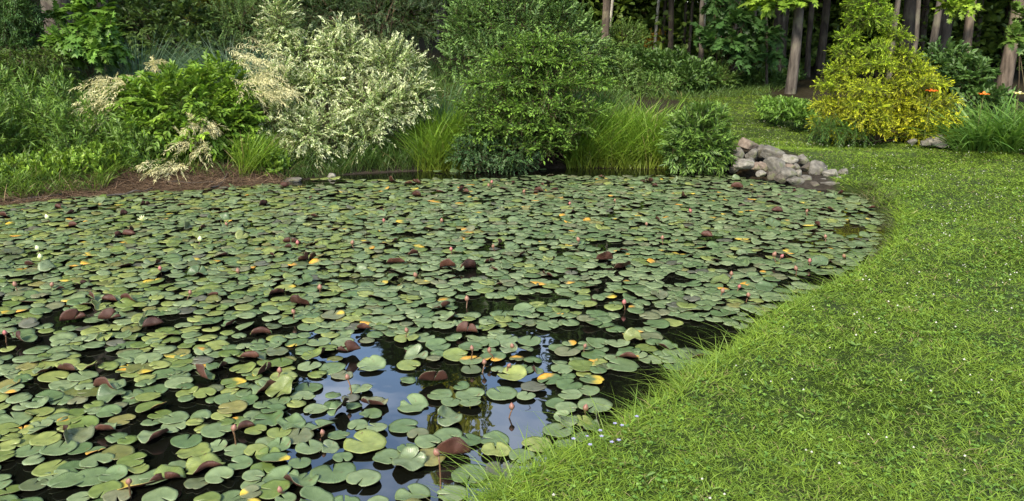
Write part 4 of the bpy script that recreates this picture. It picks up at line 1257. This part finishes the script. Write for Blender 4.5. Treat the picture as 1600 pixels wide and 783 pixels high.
GR, LG, PK, DK = (0.110, 0.105, 0.092), (0.175, 0.168, 0.146), (0.145, 0.117, 0.096), (0.07, 0.062, 0.05)
ROCKS = [(1168, 226, 15, 9, PK, "flat pinkish tan stone topmost at the left end of the pile"), (1154, 242, 12, 10, GR, "round grey stone under the pinkish top stone"), (1176, 243, 10, 8, GR, "squarish grey stone right of the round one"),
         (1160, 257, 16, 8, LG, "pale wedge stone lowest at the left of the pile"), (1206, 238, 18, 11, GR, "largest grey boulder on top of the pile"), (1188, 236, 9, 8, GR, "small grey stone left of the largest boulder"),
         (1231, 249, 15, 9, LG, "whitish stone right of the largest boulder"), (1255, 250, 9, 7, GR, "small grey stone against the lawn"), (1213, 259, 16, 12, GR, "big angular stone in the middle of the pile"),
         (1194, 262, 10, 9, PK, "pinkish stone left of the big angular stone"), (1228, 275, 14, 10, GR, "brown grey stone at the waterline in the middle"), (1234, 262, 10, 8, PK, "reddish stone right of the big angular stone"),
         (1247, 273, 7, 6, LG, "small pale stone between the two halves of the pile"), (1242, 283, 11, 6, GR, "flat stone at the waterline beside the small pale one"), (1277, 267, 17, 13, GR, "large tilted boulder right of the gap"),
         (1297, 273, 14, 8, LG, "whitest block stone near the right end"), (1318, 269, 8, 6, GR, "small round stone at the right end in the grass"), (1298, 288, 21, 7, GR, "long flat stone low on the water at the right"),
         (1258, 282, 9, 8, GR, "upright stone under the large tilted boulder"), (1273, 290, 8, 5, DK, "small wet stone at the waterline below the tilted boulder"), (1126, 260, 9, 6, PK, "small pinkish stone by the dark bush"),
         (1117, 268, 7, 5, DK, "dark little stone at the water beside the dark bush"), (1182, 261, 8, 7, PK, "small reddish stone between pale wedge and pinkish stone"), (1172, 254, 8, 6, GR, "small grey stone tucked behind the pale wedge"),
         (1221, 280, 9, 6, DK, "dark wet stone in front of the middle of the pile"), (1205, 273, 9, 7, DK, "dark stone half under lily leaves at the front"), (1262, 262, 9, 7, DK, "dark mossy stone filling the gap in the pile"),
         (1310, 281, 8, 5, LG, "small pale stone above the right end of the long flat stone"), (1328, 284, 8, 5, GR, "low grey stone where the pile runs out into the grass"), (1286, 284, 7, 5, GR, "small grey stone between tilted boulder and long flat stone"), (1141, 252, 8, 6, DK, "small dark stone left of the round grey one"),
         (1146, 266, 8, 5, GR, "flat grey stone at the water left of the pale wedge"), (1190, 272, 7, 5, LG, "small pale stone at the water below the pinkish one"), (1219, 247, 7, 5, DK, "small dark stone wedged under the largest boulder"), (1245, 262, 6, 5, GR, "small grey stone beside the reddish stone"), (1330, 296, 7, 4, DK, "dark wet stone at the right end of the waterline")]
for i, (xp, yp, rx, ry, colr, lab) in enumerate(ROCKS):
    q = 0.72
    Yw = 9.3 + (290 - yp) / 68 * 1.05 + (0.12 if xp < 1200 else 0) + (xp < 1150) * 0.45
    c = at(xp, yp, Yw)
    s = Yw / FPX / cp
    stone(lab, c, (rx * s * 0.92, rx * s * 0.78, max(ry * s * 1.02, 0.03)), colr, 500 + i, "stones of the pile at the pond end", 0.3 * math.sin(i * 2.3))
for i, (xp, yp, rx, ry, colr, lab, Y) in enumerate([(455, 279, 14, 4, GR, "flat grey stone at the foot of the willow by the water", 9.75), (518, 273, 7, 5, LG, "small pale stone at the waterline under the willow", 10.0),
                                                 (1467, 222, 15, 7, LG, "light fieldstone at the right foot of the golden cypress", 11.4), (1425, 222, 6, 4, GR, "tiny grey stone in front of the golden cypress", 11.4),
                                                 (1445, 224, 7, 4, GR, "small grey stone between the tiny one and the light fieldstone", 11.35), (52, 308, 22, 4, DK, "long dark stone at the left end of the bank", 9.05)]):
    c = at(xp, yp, Y)
    c[2] = max(c[2], gz(c) + 0.02) if yp < 230 else max(0.01, gz(c) * 0.5)
    s = Y / FPX / cp
    stone(lab, c, (rx * s, rx * s * 0.8, ry * s * 1.2), colr, 560 + i)

# ------------------------------------------------------------------ water lilies
g = np.random.default_rng(7)


def pad_geo(rad, rng, nseg, rings, bend=0.0, bend_dir=0.0, bend_off=0.0, wav=0.03, cup=0.05, colr=(0.1, 0.17, 0.06), blot=None, under=(0.085, 0.028, 0.02), thick=0.0025):
    gap = 0.05 + 0.13 * rng.random()
    th = gap + (2 * math.pi - 2 * gap) * np.arange(nseg + 1) / nseg
    dn = np.minimum(th - gap, 2 * math.pi - gap - th)
    edge = 1 - 0.16 * np.exp(-dn / 0.13) + 0.02 * np.sin(3 * th + rng.random() * 6) + 0.012 * np.sin(7 * th + rng.random() * 6)
    if rng.random() < 0.4:
        for _q in range(rng.integers(1, 3)):
            ta_ = rng.uniform(0.5, 5.8)
            edge = edge - rng.uniform(0.06, 0.28) * np.exp(-((th - ta_) / rng.uniform(0.10, 0.28)) ** 2)
    rs = np.array(rings)
    X = (rs[:, None] * edge[None] * np.cos(th)[None])
    Y = (rs[:, None] * edge[None] * np.sin(th)[None])
    ph = rng.random() * 6
    Zb = rs[:, None] ** 2 * (wav * np.sin(2 * th + ph)[None] + wav * 0.6 * np.sin(5 * th + ph * 2)[None]) + cup * (rs[:, None] ** 3) * (0.5 + 0.5 * np.sin(th + ph))[None]
    Zb = Zb + 0.03 * np.exp(-dn / 0.2)[None] * rs[:, None] * rng.normal()
    P = np.column_stack([np.concatenate([[0], X.ravel()]), np.concatenate([[0], Y.ravel()]), np.concatenate([[-0.02], Zb.ravel()])])
    if bend > 0:
        nd = A([math.cos(bend_dir), math.sin(bend_dir)])
        s = P[:, :2] @ nd - bend_off
        rho = 0.14 + 0.35 * rng.random()
        amax = bend
        sa = np.clip(s / rho, 0, amax)
        rest = np.maximum(s - rho * amax, 0)
        pos = s > 0
        u = np.where(pos, rho * np.sin(sa) + rest * math.cos(amax), s)
        zz = np.where(pos, rho * (1 - np.cos(sa)) + rest * math.sin(amax), 0)
        nz_ = np.where(pos, np.cos(sa), 1)
        td = A([-nd[1], nd[0]])
        w_ = P[:, :2] @ td
        P = np.column_stack([nd[0] * (u + bend_off) + td[0] * w_ - nd[0] * np.sin(np.where(pos, sa, 0)) * P[:, 2],
                             nd[1] * (u + bend_off) + td[1] * w_ - nd[1] * np.sin(np.where(pos, sa, 0)) * P[:, 2], zz + P[:, 2] * nz_])
    P = P * rad
    nr, nc = len(rs), nseg + 1
    F = [[0, 1 + j, 2 + j] for j in range(nseg)]
    for i in range(nr - 1):
        for j in range(nseg):
            a, b_ = 1 + i * nc + j, 1 + (i + 1) * nc + j
            F += [[a, b_, b_ + 1], [a, b_ + 1, a + 1]]
    F = A(F)
    nv = len(P)
    # offset the underside along rough vertex normals
    fn = np.cross(P[F[:, 1]] - P[F[:, 0]], P[F[:, 2]] - P[F[:, 0]])
    vn = np.zeros_like(P)
    for k in range(3):
        np.add.at(vn, F[:, k], fn)
    vn = norm(vn)
    Pb = P - vn * thick
    rim = [1 + (nr - 1) * nc + j for j in range(nc)]
    lo = [0] + [1 + i * nc for i in range(nr)]
    hi_ = [1 + i * nc + nc - 1 for i in range(nr)][::-1] + [0]
    loop = lo[:-1] + rim + hi_[1:-1]
    Fr = []
    for a, b_ in zip(loop, loop[1:] + loop[:1]):
        Fr += [[a, a + nv, b_ + nv], [a, b_ + nv, b_]]
    V = np.concatenate([P, Pb])
    Fall = np.concatenate([F, F[:, ::-1] + nv, A(Fr)])
    mi = np.concatenate([np.zeros(len(F), int), np.ones(len(F), int), np.zeros(len(Fr), int)])
    rr_ = np.concatenate([[0], np.repeat(rs, nc)])
    tt_ = np.concatenate([[0.5], np.tile(th, nr) / (2 * math.pi)])
    ct = np.repeat(A([colr]), nv, 0).astype(float)
    ct = ct * (1 + 0.08 * (rr_[:, None] - 0.5))
    if blot is not None:
        bc, ba, bw, b0 = blot
        da = np.abs((tt_ * 2 * math.pi - ba + math.pi) % (2 * math.pi) - math.pi)
        bwgt = (smooth(bw, bw * 0.4, da) if bw < 3 else 1.0) * smooth(b0 - 0.25, b0 + 0.1, rr_)
        bwgt = np.asarray(bwgt)[:, None] if np.ndim(bwgt) else bwgt
        ct = ct * (1 - bwgt) + A(bc) * bwgt
    cb = np.repeat(A([under]), nv, 0)
    uv = np.concatenate([np.column_stack([tt_, rr_]), np.column_stack([tt_, rr_])])
    return V, Fall, np.concatenate([ct, cb]), mi, uv


def add_uv(me, F, uv):
    l_ = me.uv_layers.new(name="pad")
    l_.data.foreach_set("uv", np.ascontiguousarray(uv[F].reshape(-1), dtype=np.float32))


# where pads grow: open water is where the photograph shows it
OPEN = [(800, 660, 68, 36), (735, 725, 52, 34), (590, 575, 48, 40), (620, 620, 60, 14), (520, 600, 30, 14), (690, 650, 50, 14), (560, 730, 40, 12), (650, 755, 60, 12), (625, 690, 40, 12), (475, 655, 42, 12), (690, 590, 40, 26), (940, 640, 52, 22), (1005, 600, 66, 34), (1095, 528, 70, 24), (900, 525, 70, 16), (765, 480, 60, 14),
        (760, 600, 30, 22), (105, 500, 44, 14), (245, 690, 40, 26), (25, 742, 40, 24), (130, 690, 40, 12), (560, 770, 60, 14), (330, 590, 44, 10), (1328, 362, 30, 11), (1290, 440, 46, 8), (950, 385, 34, 8), (640, 370, 34, 5),
        (160, 560, 34, 12), (820, 520, 40, 10), (990, 505, 50, 10), (1150, 420, 40, 6), (560, 440, 40, 6), (380, 690, 34, 12), (960, 271, 210, 6), (640, 276, 180, 7), (480, 287, 60, 5), (180, 590, 50, 12), (60, 610, 40, 9), (700, 520, 40, 8), (450, 520, 40, 8), (260, 500, 40, 8), (850, 470, 40, 7), (1060, 440, 40, 6), (300, 640, 46, 12), (420, 620, 30, 10), (90, 770, 46, 12), (340, 770, 40, 10), (860, 560, 30, 10), (1200, 400, 40, 5), (720, 430, 40, 5)]
bb0, bb1 = A([-7.6, 1.0]), A([5.4, 11.5])
cand = bb0 + g.random((130000, 2)) * (bb1 - bb0)
sdv = pond_sd(cand)
cand = cand[sdv < -0.05]; sdv = sdv[sdv < -0.05]
ang = np.degrees(np.arctan2(cand[:, 0], cand[:, 1]))
ok = np.abs(ang) < 46
cand, sdv = cand[ok], sdv[ok]
cx, cyy = proj(np.column_stack([cand, np.zeros(len(cand))]))
dens = sines(cand[:, 0], cand[:, 1], 15, 1.3, 3)
blk = np.zeros(len(cand), bool)
for (ox, oy, orx, ory) in OPEN:
    blk |= ((cx - ox) / orx) ** 2 + ((cyy - oy) / ory) ** 2 < 1
cell = {}
PADS = []
SPECIAL = [  # px, py, kind: fold shows the underside, y yellow
    (730, 418, 'f'), (690, 482, 'f'), (470, 474, 'f'), (428, 456, 'f'), (206, 468, 'f'), (115, 500, 'f'), (108, 578, 'f'), (138, 574, 'f'), (555, 432, 'f'), (412, 580, 'f'), (455, 662, 'f'), (480, 406, 'f'), (432, 400, 'f'), (945, 408, 'f'), (972, 418, 'f'),
    (545, 552, 'f'), (490, 556, 'f'), (700, 655, 'g'), (707, 712, 'f'), (470, 750, 'f'), (640, 722, 'g'), (408, 520, 'f'), (413, 608, 'f'), (440, 612, 'g'), (585, 628, 'f'), (677, 598, 'f'), (715, 568, 'f'), (650, 555, 'g'), (320, 725, 'f'),
    (118, 680, 'f'), (240, 680, 'f'), (36, 532, 'f'), (315, 592, 'f'), (175, 615, 'g'), (170, 605, 'f'), (1108, 400, 'f'), (1160, 415, 'f'), (1340, 385, 'g'), (1030, 462, 'g'), (1180, 272, 'g'), (1160, 270, 'g'), (1150, 280, 'g'), (1195, 282, 'g'), (990, 530, 'g'),
    (885, 530, 'f'), (75, 420, 'g'), (20, 395, 'g'), (810, 400, 'f'), (1195, 450, 'g'), (620, 410, 'f'), (860, 430, 'f'), (340, 460, 'f'), (260, 745, 'f'), (60, 690, 'f'), (530, 640, 'f'),
    (466, 412, 'y'), (492, 411, 'y'), (365, 596, 'y'), (205, 578, 'y'), (222, 574, 'y'), (115, 466, 'y'), (305, 405, 'y'), (340, 408, 'y'), (770, 556, 'y'), (925, 592, 'y'), (860, 590, 'y'), (240, 745, 'y'), (215, 752, 'y'), (110, 655, 'y'), (430, 718, 'y'),
    (680, 316, 'y'), (630, 408, 'y'), (660, 440, 'y'), (990, 292, 'y'), (1000, 296, 'y'), (960, 305, 'y'), (865, 490, 'y'), (845, 440, 'y'), (1095, 385, 'y'), (1175, 445, 'y'), (1260, 350, 'y'), (950, 460, 'y'), (1000, 430, 'y'), (520, 492, 'y'), (700, 330, 'y'),
    (277, 550, 'y'), (600, 298, 'y'), (490, 302, 'y'), (200, 378, 'y'), (1385, 380, 'y'), (820, 320, 'y'), (885, 335, 'y'), (1130, 300, 'y')]


def try_add(x, y, r, kind, f):
    k = (int(x // 0.25), int(y // 0.25))
    for i in (-1, 0, 1):
        for j in (-1, 0, 1):
            for (x2, y2, r2) in cell.get((k[0] + i, k[1] + j), ()):
                if (x - x2) ** 2 + (y - y2) ** 2 < (f * (r + r2)) ** 2:
                    return False
    cell.setdefault(k, []).append((x, y, r))
    PADS.append((x, y, r, kind))
    return True


for si, (xp, yp, kd) in enumerate(SPECIAL):
    if kd == 'f' and si % 9 == 8:
        continue
    p = px(xp, yp, 0.02)
    if pond_sd(p[None, :2])[0] < -0.06:
        try_add(p[0], p[1], 0.058 + 0.024 * g.random(), kd, 0.25)
for xp, yp, r in [(973, 571, 0.098), (913, 573, 0.095), (1057, 553, 0.085), (1010, 543, 0.07), (928, 554, 0.075), (1073, 493, 0.085), (1130, 491, 0.09), (1026, 508, 0.088), (1000, 455, 0.09), (915, 476, 0.085), (930, 636, 0.09), (800, 588, 0.085), (580, 572, 0.085),
                  (735, 617, 0.08), (785, 615, 0.085), (870, 630, 0.06), (885, 638, 0.06), (773, 688, 0.07), (775, 705, 0.07), (735, 740, 0.085), (815, 712, 0.06), (570, 695, 0.10), (665, 715, 0.09), (700, 680, 0.07), (630, 665, 0.075), (520, 740, 0.1)]:
    p = px(xp, yp, 0.01)
    if pond_sd(p[None, :2])[0] < -0.03:
        try_add(p[0], p[1], r * 0.92, 'p', 0.4)
for i in range(len(cand)):
    x, y = cand[i]
    X_, Y_ = cx[i], cyy[i]
    if blk[i]:
        continue
    sky_ = 440 < X_ < 870 and Y_ > 530
    f = 0.615 + 0.12 * max(0, -dens[i]) + (0.20 if sky_ else 0) + (0.20 if dens[i] < -0.62 else 0) + (0.1 if Y_ < 285 else 0)
    r = 0.040 + 0.035 * R.random() ** 0.9
    u_ = R.random()
    kd = 'p' if u_ < 0.915 else ('y' if u_ < 0.955 else ('d' if u_ < 0.973 else ('g' if u_ < 0.980 else 'f')))
    try_add(x, y, r, kd, f)
print("pads", len(PADS))

PX_, PY_ = proj(np.array([[p[0], p[1], 0] for p in PADS]))
size = np.array([p[2] for p in PADS]) / np.array([max(0.5, math.hypot(p[0], p[1])) ** 1.5 for p in PADS])
vis = (PX_ > -30) & (PX_ < 1630) & (PY_ > 250) & (PY_ < 800)
order = np.argsort(-size * vis * np.array([1.6 if p[3] in 'fg' else 1.25 if p[3] == 'y' else 1 for p in PADS]))
single = set(order[:300].tolist())
ORD = ["first", "second", "third", "fourth", "fifth", "sixth", "seventh", "eighth", "ninth", "tenth", "eleventh", "twelfth", "thirteenth", "fourteenth", "fifteenth", "sixteenth", "seventeenth", "eighteenth", "nineteenth", "twentieth"]
ORD += ["twenty-" + o for o in ORD[:9]] + ["thirtieth"] + ["thirty-" + o for o in ORD[:9]]


def zone(x, y):
    if 440 < x < 870 and y > 530:
        return "sky-mirroring water"
    if x >= 870:
        return "dark bankside water"
    if x < 440 and y > 650:
        return "lower left corner"
    if x < 440:
        return "left pond area"
    return "middle pond area"


plain_by = {}
special_by = {}
far_parts = []
lily_objs = []
for idx, (x, y, r, kd) in enumerate(PADS):
    rng = np.random.default_rng(5000 + idx)
    near = idx in single
    nseg, rings = (26, (0.22, 0.45, 0.68, 0.86, 1.0)) if near else ((16, (0.35, 0.7, 1.0)) if kd in 'fg' else (13, (0.6, 1.0)))
    v = rng.random()
    base = A([0.060, 0.100, 0.036]) * (1 - v) + A([0.145, 0.185, 0.088]) * v
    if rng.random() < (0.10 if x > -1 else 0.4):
        base = base * A([1.25, 1.12, 0.66])  # yellower more often at the left, standing in for reflected green trees
    if rng.random() < 0.10:
        base = base * A([1.15, 0.92, 1.05]) * 0.8
    blot = None
    bend = 0.0; bdir = 0; boff = 0
    under = A([0.040, 0.017, 0.011]) * (0.6 + 0.9 * rng.random())
    if kd == 'y':
        yc = A([0.50, 0.26, 0.03]) if rng.random() < 0.5 else A([0.45, 0.33, 0.04])
        blot = (yc, rng.random() * 6.283, 0.5 + 1.5 * rng.random() ** 1.5, 0.45)
    elif kd == 'd':
        base = A([0.075, 0.075, 0.055]) * (0.7 + 0.5 * rng.random())
    rot = rng.random() * 6.283
    if kd in 'fg':
        bend = 0.8 + 1.5 * rng.random() if kd == 'f' else 0.5 + 0.5 * rng.random()
        # world direction of the raised side; towards the viewer ('f': underside shows) or away ('g': grey-green top shows)
        wd = (-math.pi / 2 if kd == 'f' else math.pi / 2) + rng.uniform(-1.5, 1.5)
        bdir = wd - rot
        boff = -0.25 + 0.65 * rng.random()
        if kd == 'g':
            base = base * A([0.75, 0.75, 0.8])
    elif rng.random() < 0.16:
        bend, bdir, boff = 0.25 + 0.35 * rng.random(), rng.random() * 6.283, 0.25 * rng.random()
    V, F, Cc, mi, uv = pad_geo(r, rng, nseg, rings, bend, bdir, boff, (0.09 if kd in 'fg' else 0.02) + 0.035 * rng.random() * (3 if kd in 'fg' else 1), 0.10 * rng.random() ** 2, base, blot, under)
    tilt = 0.035 + 0.05 * rng.random() ** 2
    ta = rng.random() * 6.283
    M_ = Matrix.Rotation(tilt, 3, Vector((math.cos(ta), math.sin(ta), 0))) @ Matrix.Rotation(rot, 3, 'Z')
    V = V @ np.array(M_).T
    z = 0.006 + 0.016 * rng.random() + (0.01 if kd in 'fg' else 0)
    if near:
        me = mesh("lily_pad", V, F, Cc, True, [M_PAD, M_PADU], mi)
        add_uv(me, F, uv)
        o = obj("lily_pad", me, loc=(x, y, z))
        o["category"] = "lily pad"
        zn = zone(PX_[idx], PY_[idx])
        if kd == 'p':
            nd_ = "notched at the far side" if math.sin(rot) > 0.7 else "notched at the near side" if math.sin(rot) < -0.7 else "notched right" if math.cos(rot) > 0 else "notched left"
            plain_by.setdefault((zn, int((783 - PY_[idx]) // 34)), []).append((PX_[idx], o, nd_))
        else:
            special_by.setdefault((kd, zn), []).append((PX_[idx], o))
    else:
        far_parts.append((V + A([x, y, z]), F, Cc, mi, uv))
KT = {'f': "upfolded maroon backed lily pad,", 'g': "tilted grey green lily pad,", 'y': "yellow decaying lily pad,", 'd': "dull brownish lily pad,"}
for (kd, zn), lst in special_by.items():
    lst.sort(key=lambda q: q[0])
    for i, (_, o) in enumerate(lst):
        o["label"] = KT[kd] + (" %s from left" % ORD[i] if len(lst) > 1 else " the only one") + " in the " + zn
        o["group"] = "odd lily pads in the " + zn
for zn in sorted({k[0] for k in plain_by}):
    for ri, rk in enumerate(sorted(k for k in plain_by if k[0] == zn)):
        for i, (_, o, nd_) in enumerate(sorted(plain_by[rk], key=lambda q: q[0])):
            o["label"] = "pad %s, %s in %s row of the %s" % (nd_, ORD[i], ORD[ri] if ri else "front", zn)
            o["group"] = "green lily pads in the " + zn
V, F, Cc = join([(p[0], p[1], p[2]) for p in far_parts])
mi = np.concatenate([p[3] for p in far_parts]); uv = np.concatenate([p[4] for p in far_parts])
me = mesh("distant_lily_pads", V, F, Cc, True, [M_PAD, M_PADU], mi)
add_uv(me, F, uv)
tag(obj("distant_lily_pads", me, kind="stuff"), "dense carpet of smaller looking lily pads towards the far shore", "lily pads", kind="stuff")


# buds on stalks
def bud_mesh(rng, s, c0, c1):
    k, m = 10, 7
    t = np.linspace(0, 1, m)
    prof = np.sin(np.pi * np.clip(t * 0.92 + 0.08, 0, 1)) ** 0.8 * (1 - 0.25 * t)
    prof[-1] = 0.02
    a = np.arange(k) / k * 6.283
    V = np.stack([np.stack([np.cos(a) * p * 0.42 * (1 + 0.10 * np.cos(4 * a)), np.sin(a) * p * 0.42 * (1 + 0.10 * np.cos(4 * a)), np.full(k, tt)], 1) for p, tt in zip(prof, t)]).reshape(-1, 3) * s
    F = []
    for i in range(m - 1):
        for j in range(k):
            j2 = (j + 1) % k
            F += [[i * k + j, i * k + j2, (i + 1) * k + j2], [i * k + j, (i + 1) * k + j2, (i + 1) * k + j]]
    st = (0.5 + 0.5 * np.cos(4 * a))[None] * np.ones(m)[:, None]
    tw = np.clip(t[:, None] * 0.8 + 0.2 * st, 0, 1).reshape(-1, 1)
    return V, A(F), A(c0) * (1 - tw) + A(c1) * tw


NB = [(543, 590, .10), (685, 708, .16), (738, 545, .09), (764, 548, .07), (800, 637, .05), (364, 670, .10), (200, 752, .10), (437, 580, .05), (438, 766, .05), (297, 458, .05), (793, 571, .05), (801, 541, .04), (913, 541, .04), (914, 639, .06), (636, 517, .06), (460, 488, .06), (505, 676, .05), (757, 567, .05)]
FB = [(975, 473, .05), (1143, 428, .06), (1155, 447, .05), (1170, 461, .05), (1290, 370, .05), (1220, 400, .05), (1245, 420, .06), (1208, 398, .07), (1265, 408, .05), (1128, 455, .05), (730, 468, .05), (650, 430, .05), (550, 380, .05), (465, 380, .05), (764, 290, .04), (768, 285, .06), (960, 313, .04),
      (705, 390, .05), (770, 385, .05), (818, 300, .04), (905, 375, .05), (1010, 350, .04), (1260, 330, .06), (1320, 400, .05), (1080, 330, .04), (355, 350, .04), (250, 420, .05), (80, 445, .05), (8, 520, .06), (24, 445, .06), (600, 345, .04), (890, 318, .04), (1035, 372, .05), (500, 450, .05), (690, 345, .04), (372, 424, .05)]
PALE = [(222, 343, .05, "open white water lily among the far left pads"), (75, 340, .06, "pale yellow green bud near the far left bank"), (60, 388, .05, "pale green bud at the left edge of the pond"), (312, 374, .06, "pale yellow green bud left of the middle of the pond"), (63, 402, .05, "small pale green bud beside the tilted leaf at the left")]


def bud(xp, yp, hgt, label, seed, c0, c1, s=0.034, group=None, opened=False):
    g = np.random.default_rng(seed)
    p = px(xp, yp, hgt)
    if pond_sd(p[None, :2])[0] > -0.02:
        return
    b0 = A([p[0] + 0.02 * g.normal(), p[1] + 0.03 * g.normal(), 0.0])
    rt = root("water_lily", label, "water lily", b0, group)
    ts = np.linspace(0, 1, 5)[:, None]
    head = A([p[0], p[1], hgt - s * 0.35])
    mid = (b0 + head) / 2 + A([0.012 * g.normal(), 0.012 * g.normal(), 0])
    V, F = tube((b0 - A([0, 0, 0.05])) * (1 - ts) ** 2 + 2 * mid * ts * (1 - ts) + head * ts ** 2, np.full(5, 0.0036), 6)
    obj("stalk", mesh("stalk", V, F, np.repeat(A([[0.11, 0.06, 0.03]]), len(V), 0), True, [M_BUD]), rt)
    if opened:
        a = np.arange(14) / 14 * 6.283 * 2 + 0.3
        el = np.repeat([0.5, 1.1], 7)
        D = norm(np.column_stack([np.cos(a) * np.cos(el), np.sin(a) * np.cos(el), np.sin(el)]))
        V, F, Cc = leaves(np.repeat(head[None], 14, 0), D, norm(UP - D * 0.5), 0.06, 0.022, np.repeat(A([c1]), 14, 0), 0.2, 0.0, 6)
        obj("petals", mesh("petals", V, F, Cc, mats=[M_PALE]), rt)
    else:
        V, F, Cc = bud_mesh(g, s * (0.9 + 0.3 * g.random()), c0, c1)
        Rm = np.array(Euler((0.25 * g.normal(), 0.25 * g.normal(), g.random() * 6)).to_matrix())
        obj("bud", mesh("bud", V @ Rm.T + head, F, Cc, True, [M_BUD]), rt)


NB.sort()
near_n = 0
for i, (xp, yp, h_) in enumerate(NB):
    bud(xp, yp, h_, "closed pinkish brown lily bud on a stalk, %s from the left of the near buds" % ORD[i], 6000 + i, (0.10, 0.065, 0.03), (0.25, 0.11, 0.085), 0.031, "near lily buds")
FB = [f for f in FB if pond_sd(px(f[0], f[1], f[2])[None, :2])[0] < -0.02]
FB.sort()
for i, (xp, yp, h_) in enumerate(FB):
    pinkk = i % 3 == 0
    bud(xp, yp, h_, "small distant %s lily bud, %s from the left of its colour" % ("bright pink" if pinkk else "brownish pink", ORD[i // 3 if pinkk else i - i // 3 - 1]), 6100 + i, (0.11, 0.06, 0.035), (0.40, 0.12, 0.12) if pinkk else (0.26, 0.13, 0.085), 0.038, "distant pink lily buds" if pinkk else "distant brownish lily buds")
for i, (xp, yp, h_, lab) in enumerate(PALE):
    bud(xp, yp, h_, lab, 6200 + i, (0.22, 0.30, 0.08), (0.7, 0.72, 0.42), 0.05, None, i == 0)
